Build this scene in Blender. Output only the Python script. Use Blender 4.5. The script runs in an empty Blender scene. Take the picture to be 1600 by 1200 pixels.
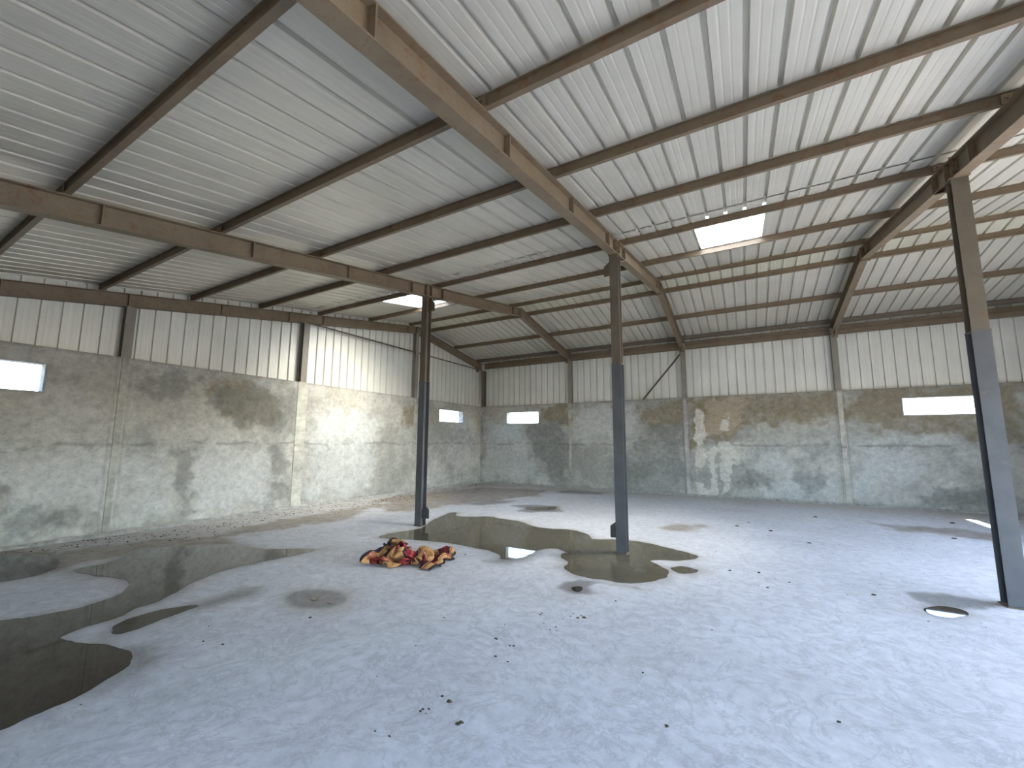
import bpy, bmesh, math, random
import numpy as np
from mathutils import Matrix, Vector
random.seed(7)
C = bpy.context.scene.collection
SC = bpy.context.scene
# ---------------------------------------------------------------- camera
YAW, PITCH, ROLL, FPX = 0.5215, 0.1238, 0.0051, 645.4
w_ = Vector((-math.sin(YAW)*math.cos(PITCH), math.cos(YAW)*math.cos(PITCH), math.sin(PITCH)))
r_ = Vector((math.cos(YAW), math.sin(YAW), 0)); u_ = r_.cross(w_)
r2_ = r_*math.cos(ROLL)+u_*math.sin(ROLL); u2_ = -r_*math.sin(ROLL)+u_*math.cos(ROLL)
cam = bpy.data.cameras.new('camera'); camo = bpy.data.objects.new('camera', cam); C.objects.link(camo)
cam.sensor_width = 36; cam.lens = FPX/1600*36; cam.clip_start = .05; cam.clip_end = 500
cam.shift_x = 0.00234; cam.shift_y = 0.00725
camo.matrix_world = Matrix(((r2_.x, u2_.x, -w_.x, 9.527), (r2_.y, u2_.y, -w_.y, -14.206), (r2_.z, u2_.z, -w_.z, 1.6), (0, 0, 0, 1)))
SC.camera = camo
# ---------------------------------------------------------------- sky, sun, exposure
SC.view_settings.view_transform = 'Standard'; SC.view_settings.look = 'None'
SC.view_settings.exposure = 0.88; SC.view_settings.gamma = 1.0; SC.view_settings.use_curve_mapping = False
W = bpy.data.worlds.new('sky'); SC.world = W; W.use_nodes = True
nt = W.node_tree; nt.nodes.clear()
sk = nt.nodes.new('ShaderNodeTexSky'); sk.sky_type = 'NISHITA'; sk.sun_disc = False
sk.sun_elevation = math.radians(50); sk.sun_rotation = math.radians(90); sk.air_density = 1.0; sk.dust_density = 1.0; sk.ozone_density = 2.4
bg = nt.nodes.new('ShaderNodeBackground'); bg.inputs[1].default_value = 1.35
wo = nt.nodes.new('ShaderNodeOutputWorld'); nt.links.new(sk.outputs[0], bg.inputs[0]); nt.links.new(bg.outputs[0], wo.inputs[0])
SUN_EL = math.radians(50)
sd = Vector((-math.cos(SUN_EL), 0.0, -math.sin(SUN_EL)))
sl = bpy.data.lights.new('sun', 'SUN'); sl.energy = 14.0; sl.angle = math.radians(.8); sl.color = (1, .95, .86)
so = bpy.data.objects.new('sun', sl); C.objects.link(so); so.location = (30, -6, 30)
so.rotation_euler = sd.to_track_quat('-Z', 'Y').to_euler()
B = 3.917; HC = 3.07; XW = 4*B; YF = -15.8
DOOR_R = (-13.2, -4.9, 3.0)       # opening in the right wall: y0, y1, height
DOOR_F = (9.0, 11.6, 2.6)         # opening in the front wall: x0, x1, height
WIN_B = [(1.21, 2.66), (13.0, 14.45)]; WIN_L = [(-13.72, -12.26), (-2.68, -1.22)]; WIN_R = [(-2.74, -1.2)]
WZ = (2.33, 2.81)
SKY = [(8, 12), (37, 41)]         # skylights, counted in sheet ribs
def portal(name, loc, sx, sy, d):
    l = bpy.data.lights.new(name, 'AREA'); l.shape = 'RECTANGLE'; l.size = sx; l.size_y = sy; l.cycles.is_portal = True
    o = bpy.data.objects.new(name, l); C.objects.link(o); o.location = loc
    o.rotation_euler = Vector(d).to_track_quat('-Z', 'Y').to_euler(); return o
portal('door_daylight_portal', (XW+.2, (DOOR_R[0]+DOOR_R[1])/2, 1.5), DOOR_R[1]-DOOR_R[0], 3.0, (-1, 0, 0))
portal('front_daylight_portal', ((DOOR_F[0]+DOOR_F[1])/2, YF-.2, 1.3), DOOR_F[1]-DOOR_F[0], 2.6, (0, 1, 0))
for a, b in WIN_B: portal('window_daylight_portal', ((a+b)/2, .22, 2.57), 1.45, .48, (0, -1, 0))
for a, b in WIN_L: portal('window_daylight_portal', (-.22, (a+b)/2, 2.57), 1.45, .48, (1, 0, 0))
# ---------------------------------------------------------------- materials
def mat(name):
    m = bpy.data.materials.new(name); m.use_nodes = True; n = m.node_tree
    return m, n, n.nodes['Principled BSDF']
def node(n, t, **k):
    x = n.nodes.new(t)
    for a, v in k.items():
        if a in x.inputs.keys(): x.inputs[a].default_value = v
        else: setattr(x, a, v)
    return x
def coords(n, scale=(1, 1, 1)):
    g = n.nodes.new('ShaderNodeNewGeometry'); mp = n.nodes.new('ShaderNodeMapping'); mp.inputs['Scale'].default_value = scale
    n.links.new(g.outputs['Position'], mp.inputs['Vector']); return mp.outputs[0]
def noise(n, scale, detail=5, rough=.6, sc=(1, 1, 1), dist=0):
    t = node(n, 'ShaderNodeTexNoise', Scale=scale, Detail=detail, Roughness=rough, Distortion=dist)
    n.links.new(coords(n, sc), t.inputs['Vector']); return t.outputs[0]
def ramp(n, src, stops):
    r = n.nodes.new('ShaderNodeValToRGB'); e = r.color_ramp.elements
    while len(e) < len(stops): e.new(.5)
    for i, (p, c) in enumerate(stops): e[i].position = p; e[i].color = (c[0], c[1], c[2], 1) if not isinstance(c, (int, float)) else (c, c, c, 1)
    n.links.new(src, r.inputs[0]); return r.outputs[0]
def mix(n, f, a, b, mode='MIX'):
    x = n.nodes.new('ShaderNodeMix'); x.data_type = 'RGBA'; x.blend_type = mode; x.clamp_factor = True
    for s, v in ((0, f), (6, a), (7, b)):
        if isinstance(v, (int, float)): x.inputs[s].default_value = v if s == 0 else (v, v, v, 1)
        elif isinstance(v, tuple): x.inputs[s].default_value = (v[0], v[1], v[2], 1)
        else: n.links.new(v, x.inputs[s])
    return x.outputs[2]
def bump(n, p, src, st, dist=.01):
    b = node(n, 'ShaderNodeBump', Strength=st, Distance=dist); n.links.new(src, b.inputs['Height']); n.links.new(b.outputs[0], p.inputs['Normal'])
def steel_mat(name, base, dark, rust, amt=.5, rough=.55):
    m, n, p = mat(name)
    c = mix(n, ramp(n, noise(n, 3, 6, .65), [(.35, 0), (.7, 1)]), base, dark)
    c = mix(n, ramp(n, noise(n, 11, 8, .7, dist=.6), [(.62-.12*amt, 0), (.75-.1*amt, 1)]), c, rust)
    c = mix(n, ramp(n, noise(n, 60, 3, .6), [(.68, 0), (.74, .6)]), c, (.03, .022, .015))
    n.links.new(c, p.inputs['Base Color']); p.inputs['Roughness'].default_value = rough
    bump(n, p, noise(n, 80, 4, .6), .25, .002); return m
M = {}
M['frame'] = steel_mat('brown_primer_steel', (.195, .148, .092), (.14, .105, .066), (.15, .075, .033), .8)
M['purlin'] = steel_mat('brown_purlin_steel', (.18, .132, .08), (.13, .097, .06), (.15, .07, .032), .8)
M['colbrown'] = steel_mat('olive_brown_column_steel', (.135, .110, .075), (.095, .078, .055), (.13, .07, .035), .5)
M['dark'] = steel_mat('dark_brown_steel', (.135, .108, .078), (.10, .08, .058), (.11, .06, .035), .5)
M['grey'] = steel_mat('grey_blue_painted_steel', (.095, .100, .108), (.064, .070, .079), (.14, .115, .09), .15, .42)
M['wallpost'] = steel_mat('grey_brown_post_steel', (.24, .215, .175), (.18, .16, .13), (.15, .10, .07), .3)
M['rusty'] = steel_mat('rusty_bolt_steel', (.16, .08, .045), (.09, .05, .03), (.22, .10, .05), 1)
def sheet_mat(name, col, streak, metal=.55, rough=.36):
    m, n, p = mat(name)
    f = ramp(n, noise(n, 1.0, 5, .6, streak), [(.3, .92), (.7, 1.03)])
    g = ramp(n, noise(n, .9, 4, .6), [(.3, .88), (.7, 1.04)])
    c = mix(n, 1.0, mix(n, 1.0, col, f, 'MULTIPLY'), g, 'MULTIPLY')
    n.links.new(c, p.inputs['Base Color']); p.inputs['Metallic'].default_value = metal
    n.links.new(ramp(n, noise(n, 3, 5, .7, streak), [(.3, rough-.1), (.7, rough+.14)]), p.inputs['Roughness'])
    bump(n, p, noise(n, 2.2, 3, .5), .25, .02); return m
M['roof'] = sheet_mat('galvanised_roof_sheet', (.63, .60, .515), (26, .5, .5), .3, .40)
M['ridge'] = sheet_mat('yellowed_ridge_sheet', (.66, .63, .50), (26, .5, .5), .35, .5)
M['cladb'] = sheet_mat('galvanised_wall_sheet', (.68, .67, .60), (20, 20, .3), .22, .45)
m, n, p = mat('translucent_skylight_sheet'); n.nodes.remove(p); o_ = n.nodes['Material Output']
tr = node(n, 'ShaderNodeBsdfTranslucent'); tr.inputs[0].default_value = (.85, .87, .85, 1)
tp = node(n, 'ShaderNodeBsdfTransparent'); tp.inputs[0].default_value = (.8, .85, .85, 1)
ms = node(n, 'ShaderNodeMixShader'); ms.inputs[0].default_value = .03
n.links.new(tr.outputs[0], ms.inputs[1]); n.links.new(tp.outputs[0], ms.inputs[2]); n.links.new(ms.outputs[0], o_.inputs[0]); M['skylight'] = m
def painted(name, detail_scale, rough, bst, attr='Col', extra=None):
    m, n, p = mat(name)
    a = node(n, 'ShaderNodeAttribute', attribute_name=attr)
    f = ramp(n, noise(n, detail_scale, 8, .68), [(.28, .78), (.72, 1.16)])
    c = mix(n, 1.0, a.outputs['Color'], f, 'MULTIPLY')
    if extra: c = extra(n, p, c, a)
    else:       # crisp mottling and hairline cracks of hand-thrown render
        k = noise(n, 14, 10, .78, dist=1.2); c = mix(n, 1.0, c, ramp(n, k, [(.34, .76), (.47, .98), (.64, 1.10)]), 'MULTIPLY')
        h = noise(n, 2.3, 9, .72, dist=.9); c = mix(n, mix(n, 1.0, ramp(n, h, [(.492, 0), (.5, 1), (.508, 0)]), .35, 'MULTIPLY'), c, (.13, .125, .11))
    n.links.new(c, p.inputs['Base Color'])
    if extra is None: p.inputs['Roughness'].default_value = rough
    bump(n, p, noise(n, detail_scale*2, 8, .7), bst, .006); return m
M['concrete'] = painted('rendered_concrete_wall', 7, .9, .45)
def floor_extra(n, p, c, a):
    # trowel swirls: pale scratches in the slab, and a low sheen where it is damp (alpha of the colour holds the dampness)
    v = noise(n, 5.5, 6, .75, dist=2.2)
    s = ramp(n, v, [(.485, 0), (.50, 1), (.515, 0)])
    c = mix(n, mix(n, 1.0, s, .40, 'MULTIPLY'), c, (.78, .80, .82))
    v2 = noise(n, 2.1, 7, .7, dist=1.6)
    c = mix(n, mix(n, 1.0, ramp(n, v2, [(.47, 0), (.5, 1), (.53, 0)]), .38, 'MULTIPLY'), c, (.26, .27, .30))
    mr = n.nodes.new('ShaderNodeMapRange'); mr.inputs[3].default_value = .62; mr.inputs[4].default_value = .5
    n.links.new(a.outputs['Alpha'], mr.inputs[0])
    n.links.new(mr.outputs[0], p.inputs['Roughness']); return c
M['floor'] = painted('power_floated_concrete_floor', 9, .6, .16, extra=floor_extra)
for k_, nm, c0, c1 in (('water', 'dark_muddy_water', (.020, .017, .014), (.042, .037, .031)), ('shallow', 'shallow_silty_water', (.082, .074, .052), (.130, .118, .086))):
    m, n, p = mat(nm); n.links.new(ramp(n, noise(n, 1.6, 6, .65), [(.32, c0), (.68, c1)]), p.inputs['Base Color'])
    p.inputs['Roughness'].default_value = .02; p.inputs['IOR'].default_value = 1.36; M[k_] = m
m, n, p = mat('dry_leaf_litter_and_dirt'); n.links.new(ramp(n, noise(n, 40, 2), [(.4, (.03, .025, .018)), (.6, (.09, .06, .035))]), p.inputs['Base Color']); p.inputs['Roughness'].default_value = .95; M['dirt'] = m
m, n, p = mat('sandy_yard_ground'); n.links.new(ramp(n, noise(n, .7, 6), [(.3, (.36, .31, .24)), (.7, (.48, .42, .33))]), p.inputs['Base Color']); p.inputs['Roughness'].default_value = 1; M['ground'] = m
m, n, p = mat('crumbly_grey_mortar'); n.links.new(ramp(n, noise(n, 9, 6, .7), [(.3, (.18, .18, .17)), (.7, (.42, .42, .41))]), p.inputs['Base Color']); p.inputs['Roughness'].default_value = .95; bump(n, p, noise(n, 25, 6, .7), .8, .02); M['mortar'] = m
# ---------------------------------------------------------------- mesh helpers
def link(name, me, m=None, parent=None, loc=None):
    o = bpy.data.objects.new(name, me); C.objects.link(o)
    if m is not None: me.materials.append(m)
    if parent is not None: o.parent = parent; o.matrix_parent_inverse = Matrix.Translation(-Vector(parent.location))
    return o
def raw(name, V, F, m, parent=None, smooth=False):
    me = bpy.data.meshes.new(name); me.from_pydata([tuple(map(float, v)) for v in V], [], F); me.update()
    if smooth: me.polygons.foreach_set('use_smooth', [True]*len(me.polygons))
    return link(name, me, m, parent)
class MB:
    def __init__(s): s.V = []; s.F = []
    def add(s, V, F):
        k = len(s.V); s.V += [tuple(v) for v in V]; s.F += [tuple(i+k for i in f) for f in F]
    def box(s, x0, x1, y0, y1, z0, z1):
        s.add([(x, y, z) for x in (x0, x1) for y in (y0, y1) for z in (z0, z1)],
              [(0, 1, 3, 2), (4, 6, 7, 5), (0, 4, 5, 1), (2, 3, 7, 6), (0, 2, 6, 4), (1, 5, 7, 3)])
    def sweep(s, sec, p0, p1, a, b):
        # section (list of 2-D points) swept from p0 to p1; a, b are the section's two axes
        p0 = Vector(p0); p1 = Vector(p1); a = Vector(a); b = Vector(b); n = len(sec)
        V = [p+a*x+b*y for p in (p0, p1) for x, y in sec]
        s.add(V, [(i, (i+1) % n, n+(i+1) % n, n+i) for i in range(n)]+[tuple(range(n))[::-1], tuple(range(n, 2*n))])
    def prism(s, pts, d):
        d = Vector(d); n = len(pts); P = [Vector(q) for q in pts]
        s.add(P+[q+d for q in P], [(i, (i+1) % n, n+(i+1) % n, n+i) for i in range(n)]+[tuple(range(n))[::-1], tuple(range(n, 2*n))])
    def hexnut(s, c, ax, r=.014, h=.012):
        c = Vector(c); ax = Vector(ax); t = Vector((0, 0, 1)) if abs(ax.z) < .9 else Vector((1, 0, 0)); q = ax.cross(t).normalized(); t = q.cross(ax)
        s.prism([c+(q*math.cos(k*math.pi/3)+t*math.sin(k*math.pi/3))*r for k in range(6)], ax*h)
    def build(s, name, m, parent=None, fix=True):
        me = bpy.data.meshes.new(name); me.from_pydata([tuple(map(float, v)) for v in s.V], [], s.F); me.update()
        if fix:
            bm = bmesh.new(); bm.from_mesh(me); bmesh.ops.recalc_face_normals(bm, faces=bm.faces); bm.to_mesh(me); bm.free()
        return link(name, me, m, parent)
def ISEC(w, h, tf, tw):
    return [(-w/2, 0), (w/2, 0), (w/2, tf), (tw/2, tf), (tw/2, h-tf), (w/2, h-tf), (w/2, h), (-w/2, h), (-w/2, h-tf), (-tw/2, h-tf), (-tw/2, tf), (-w/2, tf)]
def CSEC(w, h, t, lip=.015):
    return [(0, 0), (w, 0), (w, lip), (w-t, lip), (w-t, t), (t, t), (t, h-t), (w-t, h-t), (w-t, h-lip), (w, h-lip), (w, h), (0, h)]
def thing(name, label, cat, loc, group=None):
    o = bpy.data.objects.new(name, None); C.objects.link(o); o.location = loc; o.empty_display_size = .1
    o['label'] = label; o['category'] = cat
    if group: o['group'] = group
    return o
def tag(o, label, cat, group=None, kind=None):
    o['label'] = label; o['category'] = cat
    if group: o['group'] = group
    if kind: o['kind'] = kind
    return o
def struct(o, label=None):
    o['kind'] = 'structure'
    if label: o['label'] = label
    return o
# fractal value noise on arrays
_rng = np.random.RandomState(11); _LAT = _rng.rand(256, 256)
def vn(x, y):
    xi = np.floor(x).astype(int); yi = np.floor(y).astype(int); fx = x-xi; fy = y-yi; fx = fx*fx*(3-2*fx); fy = fy*fy*(3-2*fy)
    a = _LAT[xi & 255, yi & 255]; b = _LAT[(xi+1) & 255, yi & 255]; c = _LAT[xi & 255, (yi+1) & 255]; d = _LAT[(xi+1) & 255, (yi+1) & 255]
    return (a*(1-fx)+b*fx)*(1-fy)+(c*(1-fx)+d*fx)*fy
def fbm(x, y, o=5, g=.55):
    s = 0; a = 1; t = 0
    for k in range(o): s = s+a*vn(x*2**k+17.3*k, y*2**k+9.1*k); t += a; a *= g
    return s/t
def sstep(a, b, x): t = np.clip((x-a)/(b-a), 0, 1); return t*t*(3-2*t)
def polydist(px, py, poly):
    # signed distance to a polygon, positive inside
    P = np.array(poly, float); n = len(P); d = np.full(px.shape, 1e9); ins = np.zeros(px.shape, bool)
    for i in range(n):
        ax, ay = P[i]; bx, by = P[(i+1) % n]; ex, ey = bx-ax, by-ay
        t = np.clip(((px-ax)*ex+(py-ay)*ey)/(ex*ex+ey*ey+1e-12), 0, 1)
        d = np.minimum(d, (px-ax-t*ex)**2+(py-ay-t*ey)**2)
        c = ((ay > py) != (by > py)) & (px < (bx-ax)*(py-ay)/(by-ay+1e-12)+ax); ins ^= c
    d = np.sqrt(d); return np.where(ins, d, -d)
def stain(U, V, poly, soft, wob, seed=0):
    P = np.array(poly); m = .6+wob
    sel = (U > P[:, 0].min()-m) & (U < P[:, 0].max()+m) & (V > P[:, 1].min()-m) & (V < P[:, 1].max()+m)
    out = np.zeros(U.shape); u = U[sel]; v = V[sel]
    if u.size:
        d = polydist(u, v, poly)+wob*(fbm(u*3+seed, v*3+seed*2, 5, .62)-.5)*2
        out[sel] = sstep(-soft, soft, d)
    return out
# outlines of water, damp and stains, in metres on the floor (x, y), back wall (x, z) and left wall (y, z)
PUDDLES = {
 'channel': [(3.059,-13.835),(3.471,-13.393),(3.639,-13.073),(3.753,-12.943),(3.803,-12.815),(3.846,-12.669),(3.838,-12.566),(3.801,-12.415),(3.715,-12.28),(3.566,-12.168),(3.267,-12.053),(3.008,-12.075),(2.802,-12.157),(2.463,-12.234),(2.171,-12.262),(2.114,-12.173),(2.133,-11.968),(1.983,-11.744),(1.546,-11.45),(1.601,-11.24),(1.981,-10.897),(2.352,-10.53),(2.876,-10.473),(3.169,-10.474),(3.522,-10.218),(3.849,-10.022),(3.869,-10.345),(3.827,-10.602),(3.781,-10.881),(3.728,-11.24),(3.892,-11.655),(4.118,-11.932),(4.314,-12.17),(4.303,-12.327),(4.379,-12.424),(4.446,-12.468),(4.457,-12.666),(4.484,-12.809),(4.568,-12.933),(4.816,-12.862),(5.022,-12.765),(5.287,-12.716),(5.466,-12.732),(5.592,-12.812),(5.702,-12.96),(5.763,-13.081),(5.806,-13.247),(5.811,-13.344),(5.834,-13.435),(5.795,-13.641),(5.757,-13.917)],
 'shore': [(0.08,-13.129),(0.114,-12.827),(0.332,-12.527),(0.32,-12.396),(0.825,-12.172),(1.371,-12.183),(1.876,-12.316),(2.077,-12.521),(2.092,-12.674),(2.073,-12.814),(1.876,-13.055),(1.518,-13.268)],
 'sliver': [(4.749,-12.656),(4.632,-12.591),(4.552,-12.433),(4.579,-12.227),(4.692,-12.036),(4.793,-11.998),(4.801,-12.161),(4.84,-12.324),(4.876,-12.474),(4.91,-12.613),(4.853,-12.672)],
 'tiny': [(5.606, -11.305), (5.624, -11.328), (5.618, -11.349), (5.591, -11.359), (5.555, -11.353), (5.527, -11.334), (5.52, -11.31), (5.538, -11.293), (5.572, -11.291)],
 'bead': [(5.828, -11.312), (5.835, -11.321), (5.834, -11.329), (5.824, -11.333), (5.81, -11.33), (5.799, -11.322), (5.796, -11.312), (5.803, -11.306), (5.815, -11.306)],
 'middle': [(3.966,-9.061),(3.923,-8.695),(4.125,-8.24),(4.085,-7.931),(3.824,-7.525),(3.673,-7.08),(3.576,-6.688),(3.471,-6.409),(3.646,-6.301),(3.782,-6.651),(4.029,-6.704),(4.302,-6.566),(4.521,-6.345),(4.796,-6.459),(5.394,-6.491),(5.801,-6.842),(6.2,-6.884),(6.535,-6.722),(6.85,-6.836),(7.065,-7.082),(7.148,-7.276),(7.23,-7.26),(7.413,-7.133),(7.72,-7.031),(8.05,-7.073),(8.382,-7.245),(8.684,-7.402),(8.835,-7.524),(8.795,-7.702),(8.59,-7.917),(8.343,-8.008),(8.23,-8.11),(8.414,-8.261),(8.571,-8.467),(8.589,-8.729),(8.472,-8.967),(8.33,-9.148),(8.122,-9.232),(7.973,-9.206),(7.791,-9.247),(7.577,-9.217),(7.36,-9.044),(7.344,-8.762),(7.2,-8.623),(7.083,-8.489),(7.078,-8.366),(7.17,-8.323),(7.034,-8.221),(6.91,-8.158),(6.774,-8.226),(6.69,-8.401),(6.704,-8.692),(6.674,-8.938),(6.555,-9.067),(6.435,-9.081),(6.357,-8.924),(6.073,-8.772),(5.826,-8.782),(5.441,-8.723),(5.095,-8.745),(4.818,-8.816),(4.554,-8.86),(4.514,-8.894),(4.285,-8.992)],
 'east': [(8.559,-8.308),(8.628,-8.195),(8.72,-8.151),(8.832,-8.185),(8.899,-8.271),(8.804,-8.467),(8.668,-8.484),(8.597,-8.403)],
 'dimple': [(7.733,-9.693),(7.747,-9.595),(7.79,-9.57),(7.851,-9.623),(7.861,-9.746),(7.806,-9.779)],
 'right': [(10.918, -8.467), (11.059, -8.291), (11.181, -8.238), (11.266, -8.298), (11.26, -8.424), (11.132, -8.583), (11.003, -8.643), (10.916, -8.61)],
 'back': [(4.675,-4.943),(4.642,-4.662),(5.028,-4.538),(5.211,-4.271),(5.34,-4.606),(5.318,-4.937),(4.952,-5.163)],
}
DAMP = {
 'dimpled': [(7.624,-9.706),(7.619,-9.515),(7.714,-9.377),(7.937,-9.244),(8.176,-9.263),(8.342,-9.203),(8.368,-9.316),(8.203,-9.362),(7.959,-9.392),(7.883,-9.514),(8.02,-9.686),(8.011,-9.76),(7.865,-9.846),(7.74,-9.818)],
 'rightd': [(10.927,-7.912),(11.18,-7.829),(11.38,-7.819),(11.555,-7.86),(11.824,-7.741),(11.804,-7.906),(11.519,-8.094),(11.236,-8.279),(11.042,-8.32),(10.963,-8.171)],
 'tail': [(4.707,-12.083),(4.67,-11.814),(4.577,-11.582),(4.724,-11.406),(4.933,-11.498),(4.95,-11.724),(4.88,-11.911),(4.846,-12.101)],
 'halo': [(5.256,-12.693),(5.336,-12.601),(5.677,-12.692),(5.794,-12.839),(5.845,-13.001),(5.801,-13.057),(5.661,-12.848)],
 'backd': [(4.096,-4.725),(4.399,-4.415),(5.193,-4.164),(5.609,-4.894),(5.029,-5.418),(4.723,-5.44),(4.592,-4.995)],
 'backe': [(3.797,-1.255),(4.097,-0.577),(4.821,-0.606),(5.452,-0.669),(5.415,-1.19),(4.787,-1.465),(4.121,-1.51)],
 'strip1': [(2.989,-5.207),(3.11,-4.242),(3.767,-3.927),(3.829,-4.474),(3.44,-5.132)],
 'leftd': [(6.361,-9.273),(6.394,-8.902),(6.713,-8.71),(6.735,-8.993),(6.618,-9.229),(6.42,-9.315)],
 'r1': [(11.711,-2.901),(12.784,-2.772),(13.357,-3.086),(13.474,-3.59),(13.343,-3.929),(12.632,-3.822),(11.857,-3.544)],
 'r2': [(7.984,-5.174),(8.678,-5.054),(8.691,-5.467),(8.222,-5.948),(7.967,-5.771)],
 'sil': [(0.07,-12.484),(0.797,-12.047),(0.762,-11.572),(1.063,-11.018),(1.602,-10.387),(2.39,-10.408),(1.938,-11.037),(1.704,-11.502),(2.056,-12.231),(2.028,-12.471),(1.989,-12.8)],
 'lits': [(1.223,-10.399),(1.218,-9.805),(1.168,-8.841),(0.989,-6.848),(0.493,-5.587),(1.187,-6.243),(2.229,-8.499),(1.908,-9.754),(1.773,-10.283)],
 'litb': [(0.393,-5.491),(0.391,-4.451),(1.091,-1.619),(3.485,-0.821),(3.873,-2.626),(2.774,-5.585),(2.634,-6.827),(2.134,-7.135)],
}
BACK_MARKS = {'dark': [[(1.83,2.1),(2.27,2.34),(3.65,2.48),(3.86,1.42),(3.77,0.01),(3.06,0.08),(2.86,0.82),(2.27,1.41)],[(6.07,1.66),(6.61,1.96),(7.22,2.12),(7.77,2.28),(7.76,0.0),(6.02,0.01),(5.72,0.59)],[(9.32,0.69),(9.73,0.82),(10.15,0.66),(10.02,0.36),(9.46,0.33)],[(10.57,0.61),(10.87,0.76),(11.2,0.7),(11.14,0.46),(10.7,0.37)],[(13.2,0.5),(14.51,0.5),(14.47,0.06),(13.16,0.11)]],'brown': [[(7.95,2.96),(8.58,3.02),(8.47,2.66),(8.23,2.47),(8.11,1.67),(7.92,1.47)],[(7.95,3.05),(11.74,3.05),(11.76,2.37),(10.82,2.21),(9.4,2.15),(9.21,1.67),(8.33,1.67),(7.97,1.67)],[(12.22,3.04),(15.17,3.05),(15.02,1.54),(14.42,1.69),(13.31,1.84),(12.21,2.02),(11.97,2.36)],[(6.43,2.73),(7.74,2.99),(7.77,2.28),(6.62,2.19)],[(2.47,3.07),(3.88,3.06),(3.87,2.35),(2.74,2.25)]],'tan': [[(8.4,2.96),(9.53,2.97),(9.41,2.34),(9.05,1.86),(8.43,1.87)]],'white': [[(8.13,2.37),(8.3,2.56),(8.31,1.87),(8.16,1.87)],[(8.08,1.71),(8.3,1.75),(8.37,0.89),(8.23,0.3),(8.02,0.88)],[(8.07,0.78),(8.25,0.69),(8.26,0.07),(8.07,0.0)],[(8.46,1.32),(8.6,1.38),(8.6,0.7),(8.64,0.1),(8.47,0.03),(8.46,0.7)],[(8.86,1.59),(8.98,1.63),(9.01,0.81),(8.91,0.62),(8.99,0.25),(8.82,0.18),(8.79,0.9)],[(9.13,1.52),(9.29,1.6),(9.23,0.95),(9.17,0.95)],[(8.88,2.64),(8.98,2.6),(8.96,2.1),(8.89,2.1)]],'light': [[(9.63,1.02),(9.91,1.19),(10.37,1.1),(10.73,0.88),(10.5,0.69),(9.65,0.78)],[(9.62,0.23),(10.42,0.69),(11.71,0.8),(11.73,0.16),(9.93,0.11)],[(11.97,1.51),(13.18,1.68),(13.23,0.89),(11.94,0.34)],[(0.12,2.43),(1.82,2.39),(2.33,0.93),(2.86,0.24),(0.16,0.16)],[(4.03,2.93),(6.22,2.91),(5.97,1.88),(4.14,1.66)]]}
LEFT_MARKS = {'dark': [[(-10.45,1.35),(-10.27,1.37),(-10.14,0.84),(-10.03,0.22),(-10.29,0.19),(-10.42,0.75)],[(-8.7,1.46),(-8.37,1.48),(-8.17,0.85),(-8.05,0.24),(-8.43,0.14)],[(-12.58,1.02),(-12.02,0.59),(-12.12,0.22),(-12.48,0.1)],[(-11.88,0.67),(-11.65,0.54),(-11.7,0.25),(-11.89,0.33)],[(-9.95,2.64),(-7.99,2.86),(-7.91,1.76),(-9.65,1.93)],[(-11.17,2.91),(-9.97,2.9),(-10.28,2.47),(-11.08,2.51)]],'brown': [[(-9.96,2.77),(-8.79,2.92),(-8.43,2.2),(-9.26,1.87),(-9.92,2.25)],[(-4.46,2.64),(-3.93,2.68),(-3.9,2.04),(-4.37,2.07)]],'tan': [],'white': [],'light': [[(-10.18,1.34),(-8.74,1.38),(-8.57,0.16),(-9.97,0.21)],[(-11.16,1.42),(-10.5,1.35),(-10.4,0.27),(-11.14,0.26)],[(-7.61,2.41),(-5.5,2.37),(-5.63,0.33),(-7.54,0.18)],[(-12.62,1.44),(-11.42,1.42),(-11.4,0.41),(-12.51,0.38)]]}
ROUND = [(5.862,-11.149),(5.921,-11.22),(5.938,-11.299),(5.914,-11.378),(5.852,-11.448),(5.76,-11.502),(5.647,-11.536),(5.524,-11.544),(5.404,-11.526),(5.3,-11.482),(5.226,-11.416),(5.194,-11.334),(5.209,-11.247),(5.273,-11.167),(5.377,-11.105),(5.506,-11.071),(5.642,-11.068),(5.765,-11.096)]
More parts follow.
